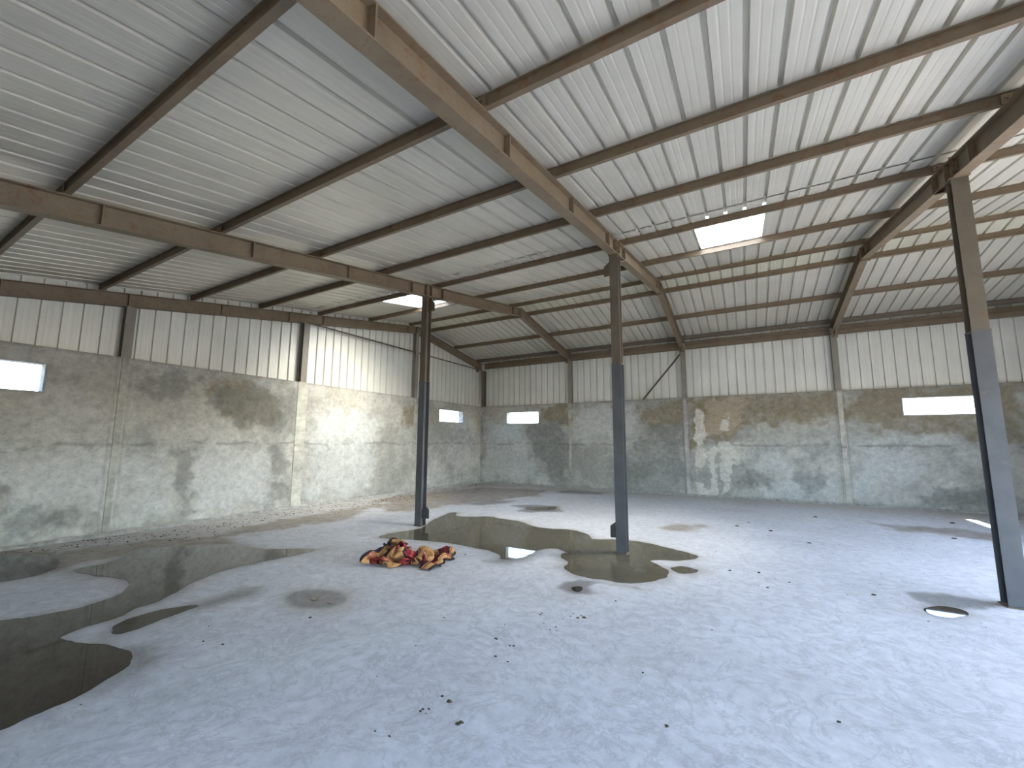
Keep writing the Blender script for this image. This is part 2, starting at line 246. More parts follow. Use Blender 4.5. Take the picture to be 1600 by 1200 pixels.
SPECKS = [(7.82, -11.97, 0.022), (7.75, -11.95, 0.0124), (7.73, -12.13, 0.012), (7.73, -12.11, 0.0121), (7.76, -12.09, 0.012), (7.77, -12.13, 0.0072), (7.99, -12.11, 0.0184), (8.0, -12.09, 0.0185), (7.63, -12.39, 0.0093), (7.73, -12.38, 0.0114), (7.64, -11.12, 0.0209), (7.79, -11.16, 0.0117), (7.82, -11.15, 0.0145), (7.78, -11.36, 0.014), (7.9, -11.38, 0.0137), (7.74, -10.5, 0.0133), (7.74, -10.46, 0.0101), (7.96, -10.48, 0.0099), (7.97, -10.66, 0.0127), (7.95, -10.74, 0.0094), (8.01, -10.73, 0.0093), (8.0, -10.39, 0.0133), (8.0, -10.32, 0.0101), (8.07, -10.39, 0.0199), (8.12, -10.35, 0.0233), (8.08, -10.32, 0.0101), (7.85, -10.65, 0.0096), (8.26, -9.8, 0.0147), (7.56, -10.85, 0.0095), (7.01, -11.01, 0.0099), (8.79, -11.02, 0.0082), (9.03, -11.52, 0.0144), (5.91, -9.16, 0.0194), (7.15, -11.54, 0.0089), (7.22, -12.0, 0.0081), (5.95, -11.63, 0.0177), (5.82, -12.3, 0.0169), (7.63, -12.39, 0.0116), (5.63, -12.35, 0.0139), (5.36, -12.19, 0.0111), (5.9, -13.13, 0.0093), (9.24, -4.74, 0.0436), (9.44, -4.19, 0.0307), (9.79, -4.92, 0.0427), (10.3, -5.71, 0.0394), (9.16, -10.03, 0.0102), (9.89, -10.98, 0.0137), (9.55, -7.95, 0.0244), (9.23, -8.04, 0.0241), (10.6, -8.22, 0.0285), (9.85, -8.2, 0.0188), (9.03, -11.53, 0.0119), (8.79, -11.03, 0.0082), (9.62, -8.54, 0.0178), (10.72, -2.66, 0.0443), (12.51, -4.0, 0.0406), (13.08, -2.03, 0.0483)]
# ---------------------------------------------------------------- roof line
YR = -3.902; ZR = 5.29
def zb(y):                                       # underside of the rafters
    return 4.597+.1695*(y+7.898) if y <= YR else ZR+(4.68-ZR)*(y-YR)/(-.15-YR)
RH = .24; PH = .12
def zt(y): return zb(y)+RH
def zs(y): return zb(y)+RH+PH
# ---------------------------------------------------------------- concrete walls
def clean(a): 
    a = sorted(a); o = [a[0]]
    for x in a[1:]:
        if x-o[-1] > 1e-4: o.append(x)
    return np.array(o)
def wall(name, u0, u1, h, holes, step, P, N, colour, th=.2):
    # P(u, z, t): point on the wall at depth t; holes: (u0, u1, z0, z1)
    us = clean(list(np.arange(u0, u1, step))+[u1]+[x for q in holes for x in q[:2]])
    zz = clean(list(np.arange(0, h, step))+[h]+[x for q in holes for x in q[2:]])
    U, Z = np.meshgrid(us, zz, indexing='ij'); nu, nz = U.shape
    V = np.array([P(U.ravel(), Z.ravel(), 0*U.ravel())]).reshape(3, -1).T
    uc = (us[1:]+us[:-1])/2; zc = (zz[1:]+zz[:-1])/2; keep = np.ones((nu-1, nz-1), bool)
    for a, b, c, d in holes: keep[np.ix_((uc > a) & (uc < b), (zc > c) & (zc < d))] = False
    I = (np.arange(nu-1)[:, None]*nz+np.arange(nz-1)[None]); I = I[keep]
    F = np.stack([I, I+nz, I+nz+1, I+1], 1)
    col = colour(U.ravel(), Z.ravel())
    V = V.tolist(); F = F.tolist(); k = len(V); grey = []
    def quad(a, b, c, d):
        n_ = len(V); V.extend([a, b, c, d]); F.append([n_, n_+1, n_+2, n_+3]); grey.extend([(.40, .40, .38, 0)]*4)
    p3 = lambda u, z, t: [float(q) for q in P(np.float64(u), np.float64(z), np.float64(t))]
    for a, b, c, d in holes:
        for (ua, za), (ub, zb_) in (((a, c), (b, c)), ((b, c), (b, d)), ((b, d), (a, d)), ((a, d), (a, c))):
            quad(p3(ua, za, 0), p3(ub, zb_, 0), p3(ub, zb_, th), p3(ua, za, th))
    # outer face in strips round the holes, top ledge, ends
    xs = clean([u0, u1]+[x for q in holes for x in q[:2]])
    for a, b in zip(xs[:-1], xs[1:]):
        hs = sorted([q[2:] for q in holes if q[0] <= (a+b)/2 <= q[1]]); z = 0
        for c, d in hs+[(h, h)]:
            if c-z > 1e-3: quad(p3(a, z, th), p3(b, z, th), p3(b, c, th), p3(a, c, th))
            z = d
    quad(p3(u0, h, 0), p3(u1, h, 0), p3(u1, h, th), p3(u0, h, th))
    quad(p3(u0, 0, 0), p3(u0, h, 0), p3(u0, h, th), p3(u0, 0, th)); quad(p3(u1, 0, 0), p3(u1, h, 0), p3(u1, h, th), p3(u1, 0, th))
    me = bpy.data.meshes.new(name); me.from_pydata(V, [], F); me.update()
    at = me.color_attributes.new('Col', 'FLOAT_COLOR', 'POINT')
    at.data.foreach_set('color', np.vstack([col, np.array(grey)]).astype(np.float32).ravel())
    return struct(link(name, me, M['concrete']))
def blend(c, f, t): return c*(1-f[:, None])+np.array(t)[None]*f[:, None]
def concrete_colour(u, z, marks, seed, joints, warm=1.0):
    c = np.tile(np.array([.395, .397, .372]), (u.size, 1))
    big = fbm(u*.55+seed, z*.8+seed, 5, .6); mid = fbm(u*2.1+seed, z*2.3-seed, 6, .62); fine = fbm(u*9+seed, z*9, 4, .6)
    c *= (.58+.84*mid)[:, None]
    up = sstep(1.45, 2.9, z+(mid-.5)*1.2)
    c = blend(c, up*.50*warm, (.30, .265, .19))                      # browner render above the pour line
    c = blend(c, sstep(.46, .58, big)*.50, (.215, .22, .205))       # clouds of darker grey
    c = blend(c, sstep(.52, .60, fbm(u*1.3+seed*3, z*1.7, 6, .65))*.30, (.50, .51, .49))
    for p in marks['light']: c = blend(c, stain(u, z, p, .22, .5, seed)*.62, (.50, .53, .53))
    for p in marks['brown']: c = blend(c, stain(u, z, p, .12, .4, seed+3)*.75*(.5+fine), (.20, .165, .105))
    for p in marks['dark']: c = blend(c, stain(u, z, p, .10, .45, seed+5)*.55*(.6+.7*fine), (.135, .145, .14))
    for p in marks['tan']: c = blend(c, stain(u, z, p, .12, .3, seed+2)*.6, (.42, .34, .25))
    for p in marks['white']: c = blend(c, stain(u, z, p, .02, .34, seed+7)*.8*(.55+.8*fine), (.58, .57, .52))
    # rough seam where the second pour starts, about half-way up
    zl = 1.56+.07*(fbm(u*.9+seed, u*0+3, 4)-.5)*2+.05*(fbm(u*5, u*0+seed, 3)-.5)
    wd = .012+.03*fbm(u*2.5, u*0+8+seed, 3)
    c = blend(c, np.exp(-((z-zl)/wd)**2)*sstep(.38, .55, fbm(u*1.7+9, u*0+seed, 3))*.6, (.15, .15, .14))
    c = blend(c, sstep(.52, .66, fbm(u*7+4, z*7, 5, .7))*np.exp(-((z-zl+.05)/.22)**2)*.35, (.17, .17, .155))
    for x in joints:                                                  # cracks both sides of the embedded posts
        wob = .02*(fbm(z*3+x, z*0+2, 4)-.5)
        for s_ in (-1, 1): c = blend(c, np.exp(-((u-x-s_*.10-wob)/.014)**2)*.45*(.4+fbm(z*4, z*0+x+s_, 3)), (.15, .15, .14))
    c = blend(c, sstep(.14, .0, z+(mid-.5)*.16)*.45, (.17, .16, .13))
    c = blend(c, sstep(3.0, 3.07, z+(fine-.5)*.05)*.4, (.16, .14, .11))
    return np.clip(np.concatenate([c, np.zeros((u.size, 1))], 1), 0, 1)
none = dict(dark=[], brown=[], tan=[], white=[], light=[])
hb = [(a, b, *WZ) for a, b in WIN_B]; hl = [(a, b, *WZ) for a, b in WIN_L]; hr = [(a, b, *WZ) for a, b in WIN_R]
GP = [-11.34, -7.94, -3.89]
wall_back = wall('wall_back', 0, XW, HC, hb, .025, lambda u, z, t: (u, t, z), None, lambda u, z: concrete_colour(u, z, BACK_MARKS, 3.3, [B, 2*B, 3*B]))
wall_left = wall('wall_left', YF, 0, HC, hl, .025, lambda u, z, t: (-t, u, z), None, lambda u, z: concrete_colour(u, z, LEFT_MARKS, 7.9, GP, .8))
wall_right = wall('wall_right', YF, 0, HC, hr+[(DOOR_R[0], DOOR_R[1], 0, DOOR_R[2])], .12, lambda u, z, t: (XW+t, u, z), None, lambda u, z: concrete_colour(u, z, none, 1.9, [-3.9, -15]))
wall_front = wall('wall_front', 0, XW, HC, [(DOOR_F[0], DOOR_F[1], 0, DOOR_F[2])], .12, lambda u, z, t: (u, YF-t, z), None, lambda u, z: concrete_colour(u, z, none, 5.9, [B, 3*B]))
# pilaster strips over the embedded posts
def strip(parent, P, w, dep, fac, seed):
    zz = np.arange(0, HC+.001, HC/120); V = []; n_ = 0; F = []
    for z in zz:
        e = .006*(float(vn(np.array([z*6+seed]), np.array([seed]))[0])-.5)*2
        V += [P(-w+e, 0, z), P(-w*.9+e, dep, z), P(w*.9+e, dep, z), P(w+e, 0, z)]
    for j in range(len(zz)-1):
        for i in range(3): F.append((4*j+i, 4*j+i+1, 4*j+i+5, 4*j+i+4))
    o = raw('pilaster', V, F, M['concrete'], parent); zc = np.repeat(zz, 4); uu = np.tile(np.array([-w, -w*.9, w*.9, w])+seed, len(zz))
    c = concrete_colour(uu, zc, none, seed, [], .8); c[:, :3] = c[:, :3]*np.array(fac)[None]*(.8+.4*fbm(zc*5, uu*9, 4))[:, None]
    at = o.data.color_attributes.new('Col', 'FLOAT_COLOR', 'POINT'); at.data.foreach_set('color', np.clip(c, 0, 1).astype(np.float32).ravel()); return o
for x, c in ((B, (1.12, 1.1, 1.06)), (2*B, (.95, .9, .98)), (3*B, (1.12, 1.1, 1.06))):
    strip(wall_back, lambda u, d, z, x=x: (x+u, -d, z), .06, .016, c, x)
for y, c, w, d in ((GP[0], (.95, .97, .95), .05, .012), (GP[1], (1.2, 1.2, 1.15), .14, .02), (GP[2], (1.05, 1.05, 1.0), .07, .015)):
    strip(wall_left, lambda u, d_, z, y=y: (d_, y+u, z), w, d, c, y+20)
# window linings (open, unglazed slots in the concrete)
def lining(n_, P, a, b):
    mb = MB()
    def bx(u0, u1, z0, z1):
        V = [P(u, z, t) for u in (u0, u1) for t in (-.006, .204) for z in (z0, z1)]
        mb.add(V, [(0, 1, 3, 2), (4, 6, 7, 5), (0, 4, 5, 1), (2, 3, 7, 6), (0, 2, 6, 4), (1, 5, 7, 3)])
    z0, z1 = WZ; w = .03
    bx(a, b, z0, z0+w); bx(a, b, z1-w*.6, z1); bx(a, a+w, z0+w, z1-w*.6); bx(b-w, b, z0+w, z1-w*.6)
    struct(mb.build(n_, M['mortar']))
i = 1
for a, b in WIN_B: lining(f'window_{i}', lambda u, z, t: (u, t, z), a, b); i += 1
for a, b in WIN_L: lining(f'window_{i}', lambda u, z, t: (-t, u, z), a, b); i += 1
for a, b in WIN_R: lining(f'window_{i}', lambda u, z, t: (XW+t, u, z), a, b); i += 1
# lumpy mortar fillet along the wall feet
def fillet(name, P, u0, u1, seed):
    us = np.arange(u0, u1+.01, .06); V = []; F = []
    for k, u in enumerate(us):
        a = .028+.05*float(fbm(np.array([u*1.3+seed]), np.array([seed]), 4)[0])*(1 if seed > 5 else .5); h = .03+.07*float(fbm(np.array([u*2.1+seed]), np.array([4.]), 4)[0])*(1 if seed > 5 else .5)
        V += [P(u, 0, 0), P(u, a, 0), P(u, a*.75, h*.45), P(u, a*.3, h*.8), P(u, 0, h)]
        if k: F += [(5*k-5+j, 5*k+j, 5*k+j+1, 5*k-4+j) for j in range(4)]
    return struct(raw(name, V, F, M['mortar']))
fillet('baseboard_left', lambda u, a, h: (a, u, h), YF, 0, 7)
fillet('baseboard_back', lambda u, a, h: (u, -a, h), 0, XW, 2)
# ---------------------------------------------------------------- profiled steel sheet
PIT = .245
PRO = [(0, 0), (.052, 0), (.056, .0014), (.066, .0014), (.070, 0), (.118, 0), (.122, .0014), (.132, .0014), (.137, 0), (.198, 0), (.206, .042), (.237, .042)]
def profile(u0, u1, off=0.0):
    L = []; k = math.floor((u0-off)/PIT)
    while True:
        for x, h in PRO:
            u = off+k*PIT+x
            if u0-1e-6 <= u <= u1+1e-6: L.append((u, h))
        k += 1
        if off+k*PIT > u1: break
    if not L or L[0][0] > u0+1e-4: L.insert(0, (u0, 0))
    if L[-1][0] < u1-1e-4: L.append((u1, 0))
    return L
OFFX = 1.85-8*PIT+.006
def roof_patch(x0, x1, ys, dz=0.0, zf=None, wav=.004):
    zf = zf or zs; L = profile(x0, x1, OFFX); V = []; F = []; n = len(L)
    for j, y in enumerate(ys):
        for x, h in L: V.append((x, y, zf(y)+h+dz+wav*float(math.sin(x*1.7+y*.9)*math.sin(y*1.3+x*.4))))
        if j: F += [((j-1)*n+i, (j-1)*n+i+1, j*n+i+1, j*n+i) for i in range(n-1)]
    return V, F
HOLE = (-7.585, -5.83); X0, X1 = -.22, XW+.22
sx = [(OFFX+a*PIT, OFFX+b*PIT) for a, b in SKY]
def merged(name, patches, m):
    mb = MB()
    for V, F in patches: mb.add(V, F)
    return mb.build(name, m, None, False)
lin = lambda a, b, n: [a+(b-a)*k/n for k in range(n+1)]
gaps = [X0, sx[0][0], sx[0][1], sx[1][0], sx[1][1], X1]
P_ = [roof_patch(X0, X1, lin(-16.0, -7.60, 12)), roof_patch(X0, X1, lin(-7.88, HOLE[0], 2), -.016), roof_patch(X0, X1, lin(HOLE[1], -4.22, 4), -.009)]
for a, b in ((0, 1), (2, 3), (4, 5)): P_.append(roof_patch(gaps[a], gaps[b], lin(HOLE[0], HOLE[1], 3), -.009))
ceiling = struct(merged('ceiling', P_, M['roof']))
def zr(y):
    t = min(1, abs(y-YR)/.42); return zs(y)-.028*(1-t)**2-.004
rc = merged('ridge_cap', [roof_patch(X0, X1, [-4.32, -4.15, -4.0, -3.9, -3.8, -3.65, -3.5, -3.25], -.006, zr, .001)], M['ridge']); rc.parent = ceiling; 
ss = merged('steep_slope_sheets', [roof_patch(X0, X1, lin(-3.42, .34, 6))], M['roof']); ss.parent = ceiling
for (a, b), lab in zip(sx, ('glowing translucent skylight sheet in the roof nearest the left wall, behind the left column', 'glowing translucent skylight sheet in the roof between the middle and right frames')):
    V, F = roof_patch(a-.02, b+.03, lin(-7.70, -5.72, 4), -.013 if 0 else .004)
    tag(raw('skylight', V, F, M['skylight']), lab, 'skylight', 'translucent skylight sheets in the roof')
    l = bpy.data.lights.new('skylight_glow', 'AREA'); l.shape = 'RECTANGLE'; l.size = b-a; l.size_y = 1.7; l.energy = 75; l.spread = math.radians(88); l.color = (1, .96, .85)
    o = bpy.data.objects.new('skylight_glow', l); C.objects.link(o); o.location = ((a+b)/2, -6.72, zs(-6.72)-.03)
    o.rotation_euler = sd.to_track_quat('-Z', 'Y').to_euler()
# cladding above the concrete
def clad(name, P, u0, u1, top, parent, off=0.0):
    L = profile(u0, u1, off); V = []; F = []; n = len(L)
    rows = 5
    for j in range(rows):
        for u, h in L:
            z0 = HC-.06; z1 = top(u); z = z0+(z1-z0)*j/(rows-1)
            V.append(P(u, h+.004*math.sin(u*2.3+z*1.9), z))
        if j: F += [((j-1)*n+i, (j-1)*n+i+1, j*n+i+1, j*n+i) for i in range(n-1)]
    return raw(name, V, F, M['cladb'], parent)
clad('cladding', lambda u, h, z: (u, .165+h, z), -.2, XW+.2, lambda u: zs(.17)+.03, wall_back, .04)
clad('cladding', lambda u, h, z: (-.165-h, u, z), YF-.2, .2, lambda u: zs(u)+.03, wall_left, .10)
clad('cladding', lambda u, h, z: (XW+.165+h, u, z), YF-.2, .2, lambda u: zs(u)+.03, wall_right)
clad('cladding', lambda u, h, z: (u, YF-.165-h, z), -.2, XW+.2, lambda u: zs(YF)+.03, wall_front)
# ---------------------------------------------------------------- floor
fx = np.linspace(-.2, XW+.2, 500); fy = np.linspace(YF-.2, .2, 510)
FX, FY = np.meshgrid(fx, fy, indexing='ij'); U = FX.ravel(); V2 = FY.ravel()
big = fbm(U*.35, V2*.35, 5, .6); mid = fbm(U*1.6+3, V2*1.6, 6, .62); fin = fbm(U*7, V2*7, 4, .6)
col = np.tile(np.array([.575, .59, .635]), (U.size, 1))*(.86+.28*mid)[:, None]
col = blend(col, sstep(.50, .66, big)*.35, (.40, .42, .46))
col = blend(col, sstep(-2.0, -.1, V2+(mid-.5)*1.8)*.6, (.40, .36, .29))
col = blend(col, sstep(2.6, .3, U+(mid-.5)*2.2)*.6, (.34, .31, .25))
damp = np.zeros(U.size)
for k, p in list(PUDDLES.items())+[('round', ROUND)]:
    d = stain(U, V2, p, .05, .05, 2) if k == 'round' else stain(U, V2, p, .16, .14, 2); damp = np.maximum(damp, d*(1.0 if k == 'round' else .75))
    ring = stain(U, V2, p, .34, .22, 4); col = blend(col, ring*(.5+.5*fin)*.75, (.37, .31, .245))
for k, p in DAMP.items():
    if k in ('sil', 'lits', 'litb', 'r1', 'r2'):
        f = stain(U, V2, p, .16, .35, 6)*(.45+.6*fin); col = blend(col, np.clip(f, 0, 1)*.95, (.19, .135, .07))
    else: damp = np.maximum(damp, stain(U, V2, p, .16 if k in ('tail', 'halo', 'strip1', 'backe', 'leftd') else .05, .14, 9)*.95)
col = blend(col, damp*.85, (.125, .12, .11))
speck = sstep(.66, .72, fbm(U*11, V2*11, 3, .7))*sstep(2.6, .3, U+(mid-.5)*2)
col = blend(col, speck*.7, (.10, .08, .05))
n0, n1 = FX.shape; I = (np.arange(n0-1)[:, None]*n1+np.arange(n1-1)[None]).ravel()
me = bpy.data.meshes.new('floor'); Vv = np.stack([U, V2, 0*U], 1)
me.vertices.add(len(Vv)); me.vertices.foreach_set('co', Vv.astype(np.float32).ravel())
Fq = np.stack([I, I+n1, I+n1+1, I+1], 1); me.loops.add(Fq.size); me.loops.foreach_set('vertex_index', Fq.astype(np.int32).ravel())
me.polygons.add(len(Fq)); me.polygons.foreach_set('loop_start', (np.arange(len(Fq))*4).astype(np.int32)); me.polygons.foreach_set('loop_total', np.full(len(Fq), 4, np.int32)); me.update(calc_edges=True)
at = me.color_attributes.new('Col', 'FLOAT_COLOR', 'POINT'); at.data.foreach_set('color', np.concatenate([np.clip(col, 0, 1), damp[:, None]], 1).astype(np.float32).ravel())
floor = struct(link('floor', me, M['floor']))
# the yard outside
mb = MB()
for a in ((-60, -.22, -60, 60), (XW+.22, 75, -60, 60), (-.22, XW+.22, .22, 60), (-.22, XW+.22, -60, YF-.22)): mb.box(a[0], a[1], a[2], a[3], -.12, -.02)
yard = struct(mb.build('yard_ground', M['ground']))
# ---------------------------------------------------------------- steel frames
FR = ['against the left wall', 'second from the left wall', 'third from the left wall, meeting the middle column', 'rightmost, meeting the right column']
PLY = [-12.85, -11.38, -9.87, -8.38, -7.44, -4.33]
def rafter(k):
    x = k*B if k else -.085
    lab = ['brown steel roof beam running along the top of the left wall sheeting', 'brown steel roof beam crossing from the left edge, carried by the left column',
           'large brown steel roof beam overhead in the middle, carried by the middle column', 'dark brown steel roof beam at upper right, carried by the right column'][k]
    t = thing('roof_rafter', lab, 'beam', (x, -7.9, zb(-7.9)))
    def beam(y0, y1, nm='beam'):
        mb = MB(); sec = ISEC(.13, RH, .012, .009)
        mb.sweep([(a, b) for a, b in sec], (x, y0, zb(y0) if y0 != YR else ZR), (x, y1, zb(y1)), (1, 0, 0), (0, 0, 1)); return mb.build(nm, M['frame'], t)
    beam(-15.75, YR-.012); b2 = MB(); b2.sweep(ISEC(.13, RH, .012, .009), (x, YR+.012, ZR-.002), (x, .12, zb(.12)), (1, 0, 0), (0, 0, 1)); b2.build('beam', M['frame'], t)
    for y in PLY:                                  # web stiffeners
        for s in ((1,) if k == 0 else (-1, 1)):
            mb = MB(); mb.box(x+s*.006, x+s*.063, y-.006, y+.006, zb(y)+.013, zb(y)+RH-.013); mb.build('stiffener_plate', M['frame'], t)
    for s in (-1, 1):                              # bolted splice at the ridge
        mb = MB(); mb.box(x-.075, x+.075, YR+s*.012-.011, YR+s*.012+.011, ZR-.07, ZR+RH-.02); sp = mb.build('splice_plate', M['frame'], t)
        for q in (-.045, .045):
            for z in (ZR+.02, ZR+.16, ZR-.045): mb = MB(); mb.hexnut((x+q, YR+s*.023, z), (0, s, 0)); mb.build('bolt', M['rusty'], sp)
    if k:                                          # haunch and splice over the column
        y = -7.9; mb = MB()
        mb.prism([(x-.004, y+.07, zb(y+.07)), (x-.004, y+.42, zb(y+.42)), (x-.004, y+.07, zb(y)-.09)], (.008, 0, 0))
        mb.sweep([(-.06, 0), (.06, 0), (.06, .01), (-.06, .01)], (x, y+.07, zb(y)-.10), (x, y+.42, zb(y+.42)-.012), (1, 0, 0), (0, 0, 1))
        mb.build('haunch', M['frame'], t)
        for q in (-.085, .075):
            mb = MB(); mb.box(x-.07, x+.07, y+q, y+q+.012, zb(y+q)-.0, zb(y+q)+RH+.02); sp = mb.build('splice_plate', M['frame'], t)
            for q2 in (-.04, .04):
                for z in (.05, .12, .19):
                    mb = MB(); sg = -1 if q < 0 else 1; mb.hexnut((x+q2, y+q+(0 if q < 0 else .012), zb(y)+z), (0, sg, 0)); mb.build('bolt', M['rusty'], sp)
    mb = MB()                                      # knee plate at the eave
    mb.box(x-.075, x+.075, -.16, -.148, zb(-.15)-.16, zb(-.15)+.02); mb.build('end_plate', M['frame'], t); mb = MB(); mb.prism([(x-.004, -.148, zb(-.15)-.15), (x-.004, -.5, zb(-.5)), (x-.004, -.148, zb(-.148))], (.008, 0, 0))
    mb.build('knee_plate', M['frame'], t)
    return t
for k in range(4): rafter(k)
# columns
for k, lab in ((1, 'slim steel column at left, standing in the edge of the large puddle'), (2, 'slim steel column in the middle, standing in the muddy water'), (3, 'slim steel column at the right edge on dry floor')):
    x = k*B; y = -7.9; zc = zb(y)-.014; t = thing('steel_column', lab, 'column', (x, y, 0), 'columns down the middle of the shed')
    def hpost(w, d, z0, z1, nm, m, par=t):
        mb = MB(); sec = [(-w/2, -d/2), (w/2, -d/2), (w/2, -d/2+.01), (.004, -d/2+.01), (.004, d/2-.01), (w/2, d/2-.01), (w/2, d/2), (-w/2, d/2), (-w/2, d/2-.01), (-.004, d/2-.01), (-.004, -d/2+.01), (-w/2, -d/2+.01)]
        mb.sweep(sec, (x, y, z0), (x, y, z1), (1, 0, 0), (0, 1, 0)); o = mb.build(nm, m, par); return o
    lo = hpost(.15, .155, 0.008, 2.83, 'lower_section', M['grey']); lo['label'] = 'blue-grey painted lower length'
    up = hpost(.14, .145, 2.83, zc, 'upper_section', M['colbrown']); up['label'] = 'rusty brown upper length'
    mb = MB(); mb.box(x-.078, x+.078, y-.08, y+.08, 2.81, 2.822); mb.build('weld_plate', M['dark'], up)
    mb = MB(); mb.box(x-.085, x+.085, y-.09, y+.09, zc, zc+.012); mb.build('cap_plate', M['frame'], t)
    mb = MB(); mb.box(x-.09, x+.09, y-.095, y+.095, 0.0, .012); mb.build('base_plate', M['dark'], t)
    s = 1 if k == 1 else -1
    if k < 3:
        for z, m_ in ((.14 if k == 1 else .2, M['grey']), (zc-.30, M['frame'])):
            mb = MB(); a = x+s*.004; e = x+s*.185
            mb.prism([(a, y+.03, z), (e, y+.03, z), (e, y+.03, z+.17), (x+s*.10, y+.03, z+.235), (a, y+.03, z+.16)], (0, .008, 0)); g = mb.build('bracing_plate', m_, t)
            mb = MB(); mb.hexnut((x+s*.12, y+.03, z+.15), (0, -1, 0), .012, .006); mb.build('bolt', M['dark'], g)
# wall posts above the concrete
def wpost(x, y, rot, top, lab, m=None):
    mb = MB(); w, d = .14, .15
    sec = [(-w/2, 0), (w/2, 0), (w/2, .01), (.004, .01), (.004, d-.01), (w/2, d-.01), (w/2, d), (-w/2, d), (-w/2, d-.01), (-.004, d-.01), (-.004, .01), (-w/2, .01)]
    A, Bv = ((1, 0, 0), (0, 1, 0)) if rot == 0 else ((0, 1, 0), (-1, 0, 0))
    mb.sweep(sec, (x, y, HC), (x, y, top), A, Bv); tag(mb.build('wall_post', m or M['wallpost']), lab, 'post', 'steel posts set on the concrete walls')
for k, lab in ((1, 'steel post on the back wall, first right of the corner'), (2, 'steel post on the back wall where the diagonal brace ends'), (3, 'steel post on the back wall under the rightmost roof beam')):
    wpost(k*B, .002, 0, zb(0)-.01, lab)
wpost(.075, .004, 0, zb(0)-.08, 'dark steel post standing in the far corner of the shed', M['dark'])
for y, lab in zip(GP, ('steel post on the left wall nearest the camera', 'steel post on the left wall where the slanting tie bar starts', 'steel post on the left wall half hidden by the left column')):
    wpost(-.0, y, 1, zb(y)-.01, lab)
# eave beam, one length per bay
BAY = ['in the far left corner bay', 'in the second bay from the corner', 'in the bay left of the right frame', 'in the bay at the right edge']
for k in range(4):
    a, b = k*B+(.08 if k else .15), (k+1)*B-.08
    mb = MB(); mb.sweep([(-.03, 0), (.07, 0), (.07, .012), (.005, .012), (.005, .12), (.03, .12), (.03, .132), (.005, .132), (.005, .225), (.07, .225), (.07, .237), (-.03, .237), (-.03, .225), (-.005, .225), (-.005, .132), (-.045, .132), (-.045, .12), (-.005, .12), (-.005, .012), (-.03, .012)], (a, .03, 4.645), (b, .03, 4.645), (0, 1, 0), (0, 0, 1))
    tag(mb.build('eave_beam', M['purlin']), f'dark brown channel beam at the top of the back wall, {BAY[k]}', 'beam', 'eave beams along the back wall')
# purlins, one length per bay and row
ROWS = [('brown purlin low on the far slope, just above the eave beam', -.16), ('brown purlin half-way down the far slope', -1.715), ('brown purlin just behind the ridge', -3.354), ('brown purlin just in front of the ridge', -4.183),
        ('brown purlin on the ridge side of the skylights', -5.877), ('brown purlin over the column tops', -7.561), ('brown purlin one row in front of the columns', -9.067), ('brown purlin two rows in front of the columns', -10.414), ('brown purlin three rows in front of the columns', -11.765), ('brown purlin nearest overhead', -13.113)]
for r, (rl, y) in enumerate(ROWS):
    for k in range(4):
        if y < -13 and k > 1: continue
        if y < -11 and k > 2: continue
        a, b = k*B+.004 if k else -.15, (k+1)*B-.004
        bl = ['left end bay', 'second bay', 'third bay', 'right-hand bay'][k]
        t = thing('roof_purlin', f'{rl}, {bl}', 'purlin', (a, y, zt(y)), 'purlins under the roof sheets')
        z = zt(y)+.001; mb = MB(); w = .055
        sg = .1695 if y < YR else -.163
        sec = [(q-w/2, h+sg*(q-w/2)) for q, h in CSEC(w, PH-.006, .006, .014)] if r % 2 == 9 else [(p_, h+sg*p_) for p_, h in ISEC(w, PH-.006, .007, .006)]
        mb.sweep(sec, (a, y, z), (b, y, z), (0, 1, 0), (0, 0, 1))
        mt = M['purlin'] if r > 3 else M['dark'] if r in (0,) else M['purlin']
        mb.build('bar', mt, t)
        if r and k < 4:
            for e, s in ((a, 1), (b, -1)):
                if (k == 0 and s == 1): continue
                mb = MB(); mb.box(min(e, e+s*.075), max(e, e+s*.075), y-w/2-.009, y-w/2-.001, z+sg*(-w/2)+.004, z+.088); c = mb.build('cleat', M['purlin'], t)
                mb = MB(); mb.hexnut((e+s*.038, y-w/2-.009, z+.05), (0, -1, 0), .013, .01); mb.build('bolt', M['rusty'], c)
# braces
def rod(name, p0, p1, w, lab, cat, m):
    mb = MB(); p0 = Vector(p0); p1 = Vector(p1); d = (p1-p0).normalized(); a = d.cross(Vector((.3, .2, 1))).normalized(); b = d.cross(a)
    mb.sweep([(-w/2, -w/2), (w/2, -w/2), (w/2, -w/2+.006), (-w/2+.006, -w/2+.006), (-w/2+.006, w/2), (-w/2, w/2)], p0, p1, a, b); return tag(mb.build(name, m), lab, cat)
rod('diagonal_brace', (6.52, .10, 3.075), (7.76, .03, 4.50), .04, 'thin black diagonal brace on the back wall sheeting', 'brace', M['dark'])
rod('tie_bar', (-.03, -7.86, 4.61), (-.03, -.1, 4.61), .045, 'thin dark tie bar slanting across the left wall sheeting under the gable beam', 'bar', M['dark'])
